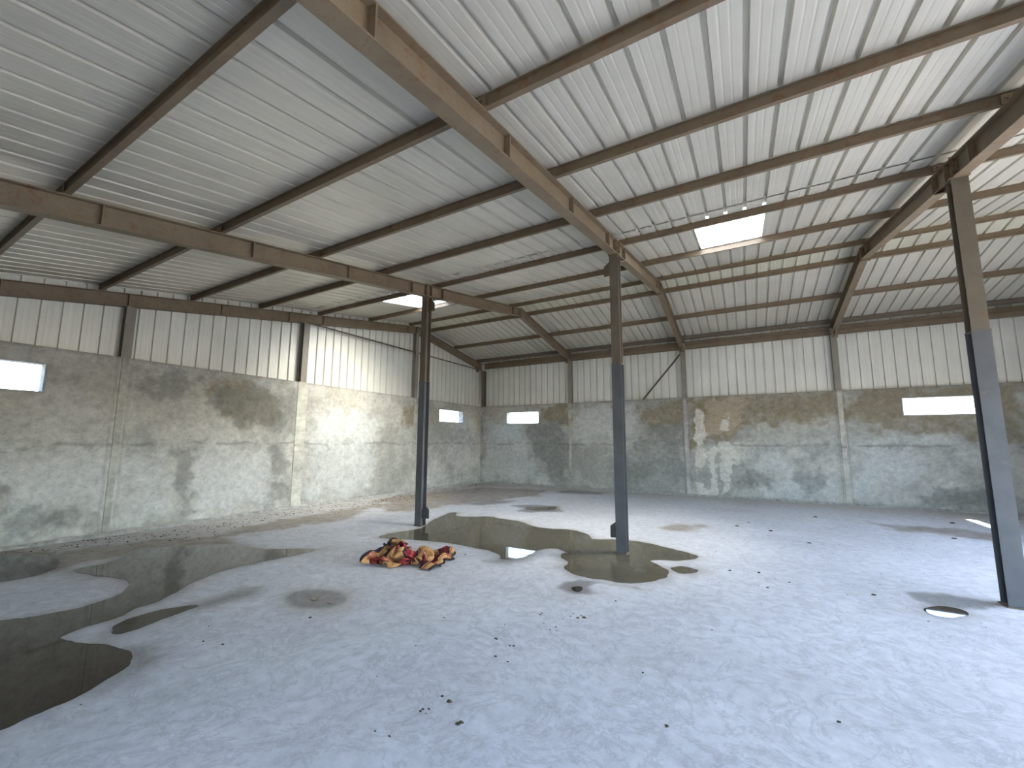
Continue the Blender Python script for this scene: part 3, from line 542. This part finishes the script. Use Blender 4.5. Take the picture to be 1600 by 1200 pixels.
# ---------------------------------------------------------------- standing water
PL = {'channel': 'long winding dark puddle running off the left side of the picture', 'shore': 'dark muddy puddle against the foot of the left wall at the picture edge', 'sliver': 'narrow finger-shaped puddle between the long winding puddle and the round one',
      'tiny': 'small pool glinting in the round damp patch left of the blanket', 'bead': 'tiniest bead of water at the right of the round damp patch', 'middle': 'large shallow puddle around the feet of the left and middle columns', 'east': 'small oval puddle just right of the middle column puddle',
      'dimple': 'tiny dark puddle in a damp patch in front of the middle column', 'right': 'small bright puddle left of the right column foot', 'back': 'small dark puddle far back between the two left columns'}
def smooth(P, it=2):
    P = [Vector((a, b)) for a, b in P]
    for _ in range(it):
        Q = []
        for i in range(len(P)):
            a, b = P[i], P[(i+1) % len(P)]; Q += [a*.75+b*.25, a*.25+b*.75]
        P = Q
    return P
for k, p in PUDDLES.items():
    q = smooth(p, 2); q = [v+Vector((math.sin(v.y*23+v.x*9), math.cos(v.x*21-v.y*7)))*.007*(.2 if k in ('tiny', 'bead') else 1) + Vector((math.sin(v.y*61+v.x*37), math.cos(v.x*53)))*.004*(0 if k in ('tiny', 'bead') else 1) for v in q]
    q = [Vector((max(v.x, .09), v.y)) for v in q]
    bm = bmesh.new(); vs = [bm.verts.new((v.x, v.y, .004)) for v in q]; f = bm.faces.new(vs)
    r = bmesh.ops.extrude_face_region(bm, geom=[f]); 
    for v in [g for g in r['geom'] if isinstance(g, bmesh.types.BMVert)]: v.co.z = .0005
    bmesh.ops.triangulate(bm, faces=[x for x in bm.faces if len(x.verts) > 4]); bmesh.ops.recalc_face_normals(bm, faces=bm.faces)
    me = bpy.data.meshes.new('puddle'); bm.to_mesh(me); bm.free()
    tag(link('puddle', me, M['shallow' if k in ('middle', 'east', 'back') else 'water']), PL[k], 'puddle')
# ---------------------------------------------------------------- scattered dirt
rg = random.Random(5)
WET = [np.array(p) for p in PUDDLES.values()]
def clump(mb, x, y, r, flat=.45):
    if any(P[:, 0].min()-.1 < x < P[:, 0].max()+.1 and P[:, 1].min()-.1 < y < P[:, 1].max()+.1 and polydist(np.array([x]), np.array([y]), P.tolist())[0] > -.08 for P in WET): return
    n = rg.randint(5, 8); V = []; a0 = rg.random()*6; el = rg.uniform(.45, 1)
    for i in range(n):
        a = a0+i*2*math.pi/n; rr = r*rg.uniform(.6, 1.15); V.append((x+rr*math.cos(a), y+rr*math.sin(a)*el, .001))
    top = [(x+(v[0]-x)*.55, y+(v[1]-y)*.55, .001+r*flat*rg.uniform(.6, 1)) for v in V]
    mb.add(V+top, [(i, (i+1) % n, n+(i+1) % n, n+i) for i in range(n)]+[tuple(range(n, 2*n))])
mb = MB()
for _ in range(900):
    y = rg.uniform(-13, -.3); x = .1+abs(rg.gauss(0, .55))+.35*math.sin(y*.8)**2
    clump(mb, x, y, rg.uniform(.006, .024), .4)
for _ in range(160):
    clump(mb, rg.uniform(1, 15), -abs(rg.gauss(.1, 1.0))-.1, rg.uniform(.005, .016), .4)
tag(mb.build('leaf_litter', M['dirt']), 'scattered dry leaves and dirt along the foot of the walls', 'litter', kind='stuff')
mb = MB()
for x, y, r in SPECKS: clump(mb, x, y, r)
for _ in range(220):
    clump(mb, rg.uniform(9, 14), rg.uniform(-9, -2.5), rg.uniform(.004, .012), .3)
tag(mb.build('dirt_specks', M['dirt']), 'small black specks of dirt dotted over the open floor', 'dirt', kind='stuff')
# ---------------------------------------------------------------- crumpled blanket: points of a dropped sheet, 44 rows of 34, in mm
SHEET = [
 (74,-334,114),(95,-340,129),(113,-308,112),(69,-316,115),(65,-307,130),(95,-297,150),(90,-246,171),(102,-209,174),(100,-185,188),(95,-163,171),(101,-96,167),(103,-70,171),(102,-37,188),(185,-32,196),(173,-25,215),(150,-13,219),(105,31,229),(85,76,226),(96,84,205),(130,110,182),(143,100,208),(169,125,229),(117,154,209),(86,173,181),(45,194,159),(25,183,172),(57,150,183),(69,129,199),(86,117,215),(79,155,227),(82,177,259),(42,206,240),(31,238,247),(82,262,263),
 (98,-358,81),(108,-328,104),(128,-338,129),(106,-306,131),(100,-285,132),(102,-261,148),(124,-240,170),(126,-198,193),(122,-172,173),(119,-132,169),(103,-83,139),(115,-62,144),(133,-32,176),(135,-5,201),(182,3,200),(165,17,215),(113,42,205),(62,94,200),(77,114,187),(98,144,198),(137,130,183),(127,149,197),(115,198,188),(75,225,160),(38,241,157),(24,237,175),(38,209,194),(77,166,208),(99,153,218),(107,159,244),(62,210,230),(28,245,227),(54,267,239),(97,276,242),
 (93,-345,54),(114,-350,76),(139,-331,101),(127,-284,118),(131,-268,131),(121,-241,128),(144,-213,161),(151,-182,175),(148,-144,167),(116,-119,135),(129,-80,120),(126,-51,117),(139,-18,149),(146,10,177),(130,29,185),(138,54,186),(88,87,178),(47,110,176),(60,138,165),(70,164,167),(113,162,157),(135,179,176),(101,220,158),(91,254,163),(43,281,158),(51,257,178),(76,215,189),(92,200,207),(124,176,219),(118,193,245),(66,239,241),(63,254,217),(83,287,224),(125,307,233),
 (125,-315,48),(142,-335,59),(113,-293,86),(96,-235,108),(130,-242,106),(147,-218,123),(134,-188,132),(134,-157,147),(150,-127,129),(119,-90,94),(113,-50,82),(135,-42,81),(126,-9,113),(118,12,133),(131,40,156),(106,71,160),(62,123,152),(17,140,140),(37,165,145),(92,172,143),(102,198,152),(134,208,156),(137,234,164),(94,276,138),(68,304,158),(69,291,179),(93,249,181),(128,207,201),(148,200,223),(138,221,245),(105,261,240),(98,266,209),(116,313,207),(162,340,219),
 (153,-292,41),(162,-300,66),(137,-262,98),(84,-239,75),(78,-213,77),(104,-189,93),(143,-163,101),(151,-135,110),(128,-104,83),(143,-60,69),(118,-64,47),(112,-42,50),(114,-4,79),(120,39,114),(141,55,131),(93,80,131),(55,121,126),(45,150,123),(56,181,119),(93,201,127),(135,199,141),(152,221,136),(160,252,146),(129,287,134),(114,301,155),(114,292,177),(163,228,187),(192,198,211),(195,204,229),(172,241,237),(139,282,232),(138,305,218),(157,323,195),(186,354,202),
 (182,-264,45),(180,-258,76),(123,-219,73),(88,-218,47),(92,-195,56),(104,-160,77),(125,-135,82),(146,-116,75),(163,-93,83),(145,-80,39),(138,-59,20),(136,-34,33),(147,8,72),(155,50,110),(139,71,105),(139,85,120),(88,138,128),(82,164,128),(93,176,109),(143,194,121),(183,208,134),(193,218,155),(197,228,128),(173,268,143),(155,303,151),(158,293,173),(212,226,190),(226,211,213),(230,221,231),(201,252,219),(177,289,214),(167,306,193),(201,333,191),(220,379,174),
 (207,-229,50),(178,-210,72),(135,-211,45),(97,-201,16),(100,-178,31),(129,-161,57),(147,-130,61),(175,-131,88),(196,-109,81),(185,-78,50),(177,-56,32),(176,-30,41),(189,23,80),(187,53,104),(183,74,135),(162,101,107),(147,128,109),(141,157,112),(160,167,132),(206,186,142),(215,177,179),(240,189,191),(230,225,159),(208,256,123),(194,289,141),(213,252,166),(251,240,201),(276,215,220),(280,231,235),(250,263,220),(207,287,194),(187,311,173),(203,344,164),(253,385,160),
 (232,-207,61),(183,-206,32),(145,-200,14),(119,-188,5),(124,-164,17),(144,-141,42),(177,-155,82),(202,-142,78),(219,-116,63),(217,-77,44),(216,-56,47),(213,-32,48),(209,0,95),(222,45,153),(221,73,159),(202,86,164),(192,127,120),(188,146,132),(215,165,137),(225,150,182),(258,156,185),(284,159,206),(269,196,167),(237,211,139),(233,252,128),(247,242,152),(279,243,185),(297,230,204),(290,249,213),(248,269,189),(225,297,172),(213,320,156),(201,331,138),(209,375,147),
 (249,-207,38),(228,-187,43),(168,-183,4),(150,-168,5),(164,-166,31),(182,-142,54),(214,-170,90),(230,-150,102),(229,-119,101),(222,-91,94),(221,-63,85),(242,-43,87),(238,-10,146),(268,39,186),(257,54,214),(231,87,190),(224,114,168),(238,136,145),(225,133,173),(267,136,177),(297,128,198),(296,148,183),(249,178,154),(259,209,118),(242,244,102),(252,254,124),(302,228,169),(309,244,182),(302,262,190),(248,282,160),(208,299,135),(220,322,122),(229,350,136),(205,377,119),
 (289,-205,38),(254,-189,27),(224,-172,25),(182,-155,6),(197,-145,34),(226,-145,66),(268,-182,107),(285,-169,130),(273,-126,117),(253,-104,86),(249,-90,101),(264,-61,139),(271,-25,174),(306,28,216),(291,49,210),(268,73,210),(269,87,192),(238,94,164),(280,106,169),(300,90,196),(307,106,177),(301,136,158),(251,149,140),(232,194,112),(256,212,99),(269,235,103),(282,256,135),(306,255,146),(295,272,154),(241,289,125),(199,305,95),(191,337,77),(202,365,89),(241,392,129),
 (337,-211,27),(310,-196,39),(251,-162,13),(243,-148,28),(251,-161,54),(276,-153,81),(306,-184,111),(322,-169,132),(314,-134,120),(291,-104,109),(280,-78,90),(299,-54,130),(325,-29,194),(352,23,216),(341,50,216),(314,64,202),(255,62,175),(279,71,169),(292,79,154),(317,68,174),(338,96,171),(287,110,141),(243,134,112),(214,181,82),(208,238,64),(243,236,75),(263,255,98),(288,251,110),(288,272,118),(216,282,81),(205,313,58),(210,344,48),(235,361,87),(250,398,96),
 (377,-196,45),(336,-192,20),(300,-168,33),(272,-143,15),(279,-139,53),(323,-178,83),(344,-180,108),(349,-156,117),(321,-124,89),(298,-109,80),(313,-100,99),(322,-83,134),(338,-59,177),(362,-4,195),(352,25,197),(313,34,181),(277,39,161),(263,54,136),(297,46,152),(319,68,146),(331,90,138),(279,88,119),(245,124,77),(219,177,45),(204,215,43),(221,244,54),(247,251,64),(273,247,80),(276,270,78),(235,269,61),(228,312,37),(240,342,33),(266,360,75),(279,373,96),
 (369,-211,70),(324,-183,47),(328,-155,23),(306,-134,16),(300,-116,40),(348,-157,75),(365,-155,94),(345,-127,88),(341,-96,90),(318,-79,72),(305,-64,84),(339,-103,112),(370,-59,166),(348,-23,173),(368,3,178),(316,8,156),(295,19,142),(276,27,122),(312,35,128),(309,61,120),(331,74,110),(284,70,92),(263,134,41),(241,183,13),(226,222,12),(225,208,51),(237,233,42),(259,239,53),(280,244,58),(246,265,32),(260,310,23),(273,335,26),(296,341,73),(298,337,127),
 (386,-181,77),(333,-189,76),(341,-144,47),(333,-125,33),(331,-109,21),(340,-102,57),(380,-122,83),(362,-96,86),(333,-54,49),(328,-35,57),(310,-32,67),(330,-66,89),(382,-95,141),(369,-43,149),(346,-24,150),(338,-3,135),(304,-6,120),(291,5,98),(309,34,93),(335,33,133),(337,59,138),(321,55,91),(298,129,37),(276,169,11),(260,216,6),(246,180,43),(255,202,45),(247,206,80),(269,215,48),(279,242,35),(293,297,27),(303,305,59),(321,311,99),(314,302,143),
 (354,-136,57),(388,-177,62),(385,-148,32),(368,-174,17),(356,-150,5),(373,-111,45),(388,-85,56),(367,-57,58),(343,-17,43),(313,9,21),(319,5,51),(348,-38,80),(394,-105,116),(387,-52,127),(379,-26,140),(346,-34,122),(326,-22,102),(332,-1,95),(355,25,106),(374,30,143),(368,67,133),(353,57,83),(331,109,33),(309,141,11),(294,185,6),(277,186,34),(257,148,86),(254,164,104),(266,194,97),(299,228,59),(306,267,60),(308,275,93),(338,277,113),(350,284,169),
 (383,-114,60),(432,-162,59),(419,-200,21),(404,-183,12),(398,-165,4),(377,-99,13),(377,-67,26),(375,-39,32),(363,6,28),(331,35,4),(329,36,32),(363,-17,59),(419,-92,100),(412,-68,141),(411,-37,131),(375,-41,108),(364,-23,99),(376,-1,115),(390,16,109),(406,35,140),(406,65,140),(396,40,114),(370,100,49),(345,139,16),(324,142,30),(308,136,64),(292,141,92),(281,131,120),(276,160,125),(294,205,104),(328,244,86),(323,244,122),(356,249,147),(396,290,164),
 (437,-104,54),(447,-146,29),(463,-207,10),(442,-188,5),(424,-150,16),(408,-92,21),(406,-52,20),(392,-13,11),(373,27,4),(359,53,5),(356,55,30),(397,-4,73),(454,-79,104),(434,-92,133),(436,-59,125),(426,-44,112),(411,-24,111),(416,-3,122),(400,-1,156),(392,18,188),(393,46,191),(429,46,133),(409,87,83),(388,121,41),(361,138,42),(345,132,76),(331,102,124),(315,127,126),(297,161,103),(320,187,116),(339,213,120),(350,235,108),(385,236,134),(412,289,140),
 (467,-89,54),(481,-144,36),(491,-193,13),(470,-171,4),(452,-132,14),(439,-87,11),(434,-37,25),(421,1,19),(404,40,7),(392,64,11),(403,55,57),(438,2,92),(480,-68,129),(448,-61,170),(434,-35,162),(451,-34,126),(435,-22,133),(427,-16,161),(417,-4,198),(412,20,214),(414,49,215),(415,66,171),(440,94,100),(424,117,57),(398,128,61),(379,116,85),(364,101,125),(349,123,127),(323,150,90),(343,196,95),(364,206,102),(383,226,101),(398,262,120),(379,293,124),
 (502,-86,41),(497,-117,27),(509,-164,17),(479,-140,19),(463,-88,7),(458,-50,39),(457,-17,37),(456,12,32),(441,48,22),(435,58,38),(436,65,68),(474,6,116),(505,-52,146),(473,-47,185),(451,-25,186),(465,-25,159),(453,2,139),(449,3,169),(446,14,201),(439,32,221),(445,58,200),(432,97,169),(450,129,98),(446,143,55),(420,152,58),(395,143,89),(391,117,125),(371,130,104),(348,163,70),(370,201,82),(330,235,67),(343,259,76),(407,272,91),(371,287,95),
 (531,-43,45),(523,-95,25),(518,-123,4),(483,-99,7),(477,-67,33),(479,-18,45),(468,-5,79),(471,24,71),(478,56,48),(464,77,53),(479,65,88),(508,11,113),(527,-34,166),(498,-31,204),(482,-20,186),(481,5,161),(470,29,147),(452,36,172),(468,35,208),(463,57,227),(443,84,215),(458,116,164),(459,165,93),(460,173,56),(432,184,39),(422,165,80),(408,171,98),(383,163,105),(373,183,54),(364,230,55),(332,265,47),(335,290,64),(369,309,75),(408,318,79),
 (571,-52,31),(521,-45,24),(519,-72,4),(488,-45,9),(505,-36,37),(496,-20,93),(496,7,96),(502,32,72),(505,67,74),(487,100,58),(509,77,92),(540,21,116),(543,-4,159),(509,-6,171),(503,8,190),(490,42,172),(478,63,156),(464,83,151),(490,82,173),(469,100,186),(463,135,184),(463,173,129),(481,205,71),(467,216,42),(442,222,28),(421,214,47),(415,205,79),(392,208,75),(386,222,37),(332,262,28),(339,295,26),(329,319,45),(379,332,58),(393,350,81),
 (604,-25,33),(552,-22,17),(523,-26,11),(497,-7,22),(496,0,54),(527,-5,91),(527,26,92),(527,59,66),(514,91,48),(521,107,60),(532,104,80),(555,62,97),(558,36,143),(531,26,137),(522,42,151),(502,78,117),(511,98,123),(498,120,118),(506,130,150),(488,145,181),(487,175,142),(475,218,110),(488,260,41),(474,268,17),(457,252,37),(423,248,42),(422,242,68),(396,252,49),(364,273,23),(322,298,5),(308,327,15),(340,343,19),(358,371,49),(412,377,76),
 (596,9,40),(551,-6,42),(550,-2,5),(528,15,6),(511,31,60),(537,29,72),(553,47,87),(535,93,64),(532,132,34),(536,153,48),(556,136,71),(579,91,86),(575,82,118),(546,80,122),(530,85,106),(514,126,80),(499,159,67),(523,162,95),(508,177,124),(503,195,149),(484,229,125),(497,266,83),(484,311,24),(461,304,25),(439,295,21),(449,270,56),(426,281,51),(403,284,60),(376,303,31),(344,327,3),(327,353,4),(340,374,21),(391,379,48),(412,411,84),
 (599,22,66),(554,30,37),(569,27,9),(551,42,5),(529,60,50),(558,56,62),(550,92,57),(556,127,56),(557,162,23),(553,192,32),(575,190,40),(597,142,61),(593,127,97),(567,116,92),(548,143,84),(532,181,50),(517,197,43),(516,212,65),(524,228,89),(503,244,114),(491,276,115),(476,313,65),(456,331,30),(445,335,5),(432,326,33),(458,301,65),(426,302,83),(422,315,66),(371,340,31),(368,356,10),(350,386,10),(395,396,34),(418,419,64),(410,450,90),
 (576,65,64),(606,30,22),(593,54,23),(580,64,5),(563,88,22),(560,109,35),(579,130,47),(581,170,22),(579,213,8),(570,245,14),(601,216,28),(618,173,62),(589,167,82),(567,162,95),(573,180,65),(560,231,31),(547,222,53),(530,248,52),(519,264,90),(523,277,124),(509,300,105),(481,344,72),(486,340,21),(467,358,28),(445,359,41),(465,328,90),(433,336,98),(425,348,82),(409,361,34),(407,381,20),(387,409,12),(397,424,55),(433,468,82),(435,480,109),
 (597,87,36),(637,41,41),(647,43,11),(633,68,5),(592,110,20),(590,132,31),(605,148,46),(603,199,19),(604,254,3),(591,285,5),(614,252,33),(611,222,63),(615,172,100),(594,195,88),(568,214,80),(587,220,39),(573,242,39),(559,265,59),(540,274,113),(537,305,109),(521,332,114),(512,352,61),(506,372,36),(486,384,39),(475,380,77),(463,363,128),(426,379,132),(434,381,101),(439,391,77),(428,412,48),(410,441,41),(395,470,77),(441,526,108),(446,536,133),
 (659,85,47),(676,53,38),(680,61,11),(645,86,24),(623,129,16),(625,144,37),(622,173,24),(621,236,12),(627,264,23),(622,297,15),(625,278,47),(642,224,86),(629,207,105),(603,209,112),(598,225,87),(602,246,58),(588,267,60),(570,265,93),(555,307,114),(528,341,142),(554,337,106),(549,367,79),(529,394,60),(512,406,68),(505,390,91),(465,399,150),(430,415,157),(425,415,121),(443,425,75),(432,446,50),(422,477,67),(406,512,80),(431,557,109),(412,544,122),
 (670,57,59),(722,63,34),(707,77,18),(669,102,35),(651,146,25),(643,171,34),(629,194,48),(654,238,16),(653,286,11),(654,298,28),(656,279,72),(667,237,97),(654,220,127),(628,231,127),(602,242,121),(598,262,91),(601,283,85),(578,288,120),(552,320,147),(558,354,138),(547,377,137),(581,379,106),(555,408,88),(535,426,78),(518,419,112),(476,431,166),(460,429,147),(439,437,144),(448,451,103),(448,472,71),(441,498,65),(439,526,80),(396,560,92),(395,532,100),
 (690,44,77),(697,82,53),(718,92,44),(693,123,41),(643,153,54),(652,179,67),(646,207,80),(682,212,53),(687,271,33),(694,267,66),(688,236,95),(709,224,147),(690,240,167),(659,251,146),(629,261,124),(603,278,122),(612,294,114),(580,325,128),(567,351,160),(555,381,158),(574,393,140),(598,409,99),(571,438,74),(561,439,102),(536,446,118),(506,447,158),(478,452,158),(461,464,141),(458,499,81),(484,500,60),(483,509,39),(441,550,60),(404,555,59),(422,554,77),
 (658,36,102),(706,70,78),(705,95,72),(646,128,65),(653,162,86),(641,193,102),(669,194,99),(700,202,85),(718,241,60),(718,236,88),(709,260,98),(741,244,160),(721,260,175),(691,258,143),(658,272,138),(629,292,135),(616,310,141),(599,348,138),(586,376,162),(573,407,167),(574,425,146),(611,440,95),(593,460,68),(573,472,71),(565,465,110),(522,474,147),(510,459,125),(494,473,102),(486,515,89),(487,537,57),(499,544,34),(461,557,22),(435,577,55),(429,600,63),
 (695,46,120),(654,62,97),(656,80,81),(658,131,100),(643,180,136),(652,205,145),(684,204,127),(711,220,110),(744,224,86),(750,247,91),(742,277,101),(768,257,151),(751,270,169),(716,277,137),(679,297,142),(650,305,103),(633,319,106),(624,362,150),(615,393,156),(610,419,149),(620,451,129),(620,479,90),(609,498,53),(589,498,45),(585,488,97),(554,491,125),(544,473,103),(525,495,100),(516,529,37),(526,550,40),(515,574,35),(497,580,12),(472,600,45),(457,621,53),
 (737,43,121),(686,75,97),(667,85,119),(660,127,132),(665,172,157),(676,194,162),(700,208,157),(744,195,105),(766,216,105),(780,235,101),(775,284,99),(789,265,130),(778,278,148),(741,298,142),(693,331,118),(671,327,79),(652,330,73),(655,362,115),(645,400,133),(645,427,123),(650,455,87),(652,486,39),(637,495,10),(620,513,16),(600,517,58),(588,506,105),(561,507,97),(553,498,61),(537,518,13),(525,539,5),(520,569,5),(517,608,7),(498,618,53),(491,636,39),
 (760,50,101),(721,82,104),(704,94,129),(694,129,144),(689,162,179),(703,170,161),(725,183,165),(766,183,126),(778,191,82),(774,208,70),(797,246,79),(797,283,90),(786,304,107),(746,318,99),(690,333,68),(685,359,67),(670,356,84),(649,377,75),(674,402,102),(669,425,85),(684,455,63),(679,469,27),(669,504,18),(653,516,5),(631,527,62),(608,530,79),(585,531,97),(566,531,54),(567,531,9),(552,548,19),(551,575,5),(545,612,28),(520,641,68),(512,666,61),
 (760,63,74),(755,82,101),(734,102,100),(727,108,143),(725,140,151),(734,161,173),(747,150,118),(758,168,74),(780,163,50),(770,180,40),(793,228,50),(811,274,66),(783,293,68),(737,317,52),(688,316,36),(655,342,24),(658,372,48),(684,377,84),(688,409,71),(703,422,90),(716,451,37),(714,490,28),(695,485,4),(688,523,15),(665,534,63),(641,542,82),(615,547,91),(586,558,63),(598,544,18),(584,557,7),(569,590,44),(555,628,76),(553,657,63),(550,693,63),
 (724,79,61),(769,96,63),(767,105,91),(756,95,122),(759,115,131),(774,133,133),(782,148,112),(760,125,42),(763,137,21),(767,156,12),(783,210,21),(799,244,40),(776,266,39),(736,295,24),(714,334,24),(681,344,5),(680,369,21),(711,377,66),(724,404,77),(738,424,66),(743,456,59),(738,473,11),(736,495,8),(722,517,26),(697,518,76),(675,533,93),(656,558,96),(622,570,91),(602,579,58),(609,581,34),(594,611,67),(580,674,89),(571,707,80),(585,699,61),
 (765,61,23),(801,81,26),(794,93,57),(786,99,95),(790,94,124),(802,113,117),(800,115,67),(785,105,28),(790,117,5),(800,144,17),(803,174,6),(803,215,10),(800,250,21),(762,303,5),(736,328,5),(720,354,5),(717,354,37),(744,378,56),(763,394,90),(777,415,84),(780,446,57),(778,476,47),(771,493,29),(755,506,66),(733,548,104),(711,576,107),(694,570,124),(653,586,89),(626,602,82),(633,614,68),(618,653,89),(608,686,77),(600,728,101),(614,734,85),
 (781,26,14),(804,46,24),(819,66,29),(798,69,74),(811,73,100),(828,92,107),(817,87,58),(820,95,27),(823,108,6),(835,138,18),(838,167,5),(841,212,16),(832,239,33),(798,290,10),(771,327,4),(755,349,7),(751,336,48),(776,360,74),(806,382,113),(814,403,90),(815,429,95),(812,476,48),(805,498,52),(787,523,67),(765,559,102),(741,584,127),(715,596,118),(692,596,125),(662,617,93),(656,639,90),(644,672,76),(627,704,111),(627,738,120),(641,744,98),
 (793,-3,29),(814,14,5),(825,33,26),(816,40,69),(837,58,86),(855,75,99),(848,79,51),(854,91,26),(859,107,5),(864,138,5),(869,199,39),(882,217,26),(867,232,45),(832,281,27),(805,291,31),(788,325,26),(785,320,60),(820,349,111),(846,373,128),(854,398,110),(847,436,93),(828,478,85),(823,505,96),(818,535,99),(790,556,142),(763,577,166),(736,595,146),(712,622,123),(691,620,71),(680,640,65),(677,682,78),(662,701,118),(664,735,122),(685,740,96),
 (820,-27,33),(806,-16,15),(830,0,57),(846,25,63),(890,44,100),(899,65,99),(888,101,75),(880,119,42),(893,119,16),(878,145,43),(898,190,52),(913,231,53),(900,250,42),(869,249,58),(836,297,39),(819,297,53),(826,313,80),(858,342,122),(888,366,146),(889,397,137),(879,442,113),(861,486,88),(851,502,74),(846,540,122),(820,568,144),(793,587,163),(765,608,135),(740,625,107),(717,638,68),(709,651,47),(706,669,89),(705,695,111),(707,722,101),(712,736,119),
 (852,-27,7),(862,-21,29),(868,8,48),(893,10,78),(936,38,100),(923,56,81),(907,90,54),(917,119,63),(905,142,55),(915,181,48),(939,214,85),(929,246,90),(907,255,72),(870,273,40),(874,281,62),(853,290,70),(868,321,93),(894,360,124),(884,385,117),(904,405,113),(893,452,85),(886,488,71),(882,512,70),(866,542,93),(836,575,119),(812,590,134),(775,590,103),(752,610,73),(742,644,37),(739,666,41),(732,691,48),(732,715,95),(744,733,111),(739,766,97),
 (888,-29,26),(880,-10,8),(918,1,50),(942,18,76),(965,48,84),(957,75,82),(952,80,48),(923,129,38),(924,159,37),(945,183,67),(949,224,61),(966,253,93),(937,261,66),(901,278,37),(879,308,46),(857,313,51),(881,325,65),(885,373,97),(906,385,97),(918,417,83),(905,453,62),(857,499,37),(855,520,41),(881,540,53),(841,555,80),(817,569,82),(792,587,67),(777,617,41),(774,663,10),(773,690,5),(751,717,34),(760,732,87),(744,760,78),(763,791,70),
 (942,-33,19),(931,-9,30),(942,22,38),(979,28,68),(984,60,62),(994,74,79),(970,102,67),(943,151,24),(963,165,48),(950,200,44),(983,222,56),(982,249,65),(963,277,54),(924,301,41),(865,329,7),(867,342,22),(860,356,53),(912,375,73),(920,400,70),(909,431,52),(859,470,34),(902,507,26),(887,531,27),(864,545,19),(866,574,53),(839,582,54),(814,596,37),(807,645,16),(804,682,4),(800,696,20),(771,742,40),(768,767,64),(745,774,52),(728,801,68),
 (964,-8,24),(939,1,5),(983,22,33),(1006,41,54),(1018,66,72),(991,102,54),(975,143,56),(966,165,7),(971,196,7),(985,182,49),(990,225,27),(987,250,34),(947,264,21),(896,275,12),(900,328,10),(906,353,5),(889,376,42),(873,404,39),(900,420,34),(861,455,22),(902,471,25),(946,515,4),(940,537,6),(890,563,29),(844,592,36),(857,610,51),(816,621,57),(830,680,25),(829,705,14),(813,727,15),(790,766,53),(757,772,39),(755,804,36),(733,808,29),
 (984,-27,4),(974,0,4),(969,50,19),(998,71,40),(1011,91,50),(1003,133,64),(986,149,14),(996,182,24),(1007,164,3),(993,209,17),(949,198,26),(955,216,15),(927,232,5),(944,303,5),(952,345,22),(945,355,5),(905,372,7),(881,415,12),(861,426,25),(899,451,11),(931,482,4),(961,522,31),(959,548,28),(899,586,10),(850,602,10),(861,624,25),(851,629,54),(807,697,41),(813,720,38),(824,753,43),(765,769,22),(769,822,9),(742,820,5),(764,823,32),
]
V = [(5+a/1000, -10+b/1000, c/1000) for a, b, c in SHEET]
me = bpy.data.meshes.new('crumpled_blanket'); NR, NK = 44, 34
F = [(i*NK+j, (i+1)*NK+j, (i+1)*NK+j+1, i*NK+j+1) for i in range(NR-1) for j in range(NK-1)]
me.from_pydata(V, [], F); me.update(); uv = me.uv_layers.new(name='UVMap')
for l in me.loops: k = l.vertex_index; uv.data[l.index].uv = ((k//NK)/(NR-1), (k % NK)/(NK-1))
me.polygons.foreach_set('use_smooth', [True]*len(F))
m, n, p = mat('ochre_red_plaid_blanket')
tc = n.nodes.new('ShaderNodeUVMap'); sp = n.nodes.new('ShaderNodeSeparateXYZ'); n.links.new(tc.outputs[0], sp.inputs[0])
def band(o, rep, off):
    a = node(n, 'ShaderNodeMath', operation='MULTIPLY_ADD'); a.inputs[1].default_value = rep; a.inputs[2].default_value = off; n.links.new(o, a.inputs[0])
    f = node(n, 'ShaderNodeMath', operation='FRACT'); n.links.new(a.outputs[0], f.inputs[0]); return f.outputs[0]
def cr(src, stops):
    o = ramp(n, src, stops); n.nodes[-1].color_ramp.interpolation = 'CONSTANT'; return o
red, blk, pink, oc = (.19, .010, .018), (.014, .006, .008), (.42, .085, .065), (.40, .215, .082)
W1 = [(0, oc), (.54, blk), (.60, red), (.70, pink), (.76, red), (.83, blk), (.90, oc), (.94, red), (.965, oc)]
c1 = cr(band(sp.outputs[0], 3.0, .2), W1); c2 = cr(band(sp.outputs[1], 2.2, .35), W1)
f2 = cr(band(sp.outputs[1], 2.2, .35), [(0, 0), (.60, 1), (.90, 0), (.94, 1), (.965, 0)])
c = mix(n, f2, c1, mix(n, .55, c1, c2))
edge = cr(band(sp.outputs[0], 1, 0), [(0, 1), (.04, 0), (.96, 1)]); c = mix(n, edge, c, blk)
n.links.new(c, p.inputs['Base Color']); p.inputs['Roughness'].default_value = .9
bl = link('crumpled_blanket', me, m)
sf = bl.modifiers.new('thickness', 'SOLIDIFY'); sf.thickness = .006; sf.offset = 0
sb = bl.modifiers.new('smooth', 'SUBSURF'); sb.levels = 1; sb.render_levels = 2
tag(bl, 'crumpled ochre blanket with red and black plaid stripes lying on the dry floor', 'blanket')
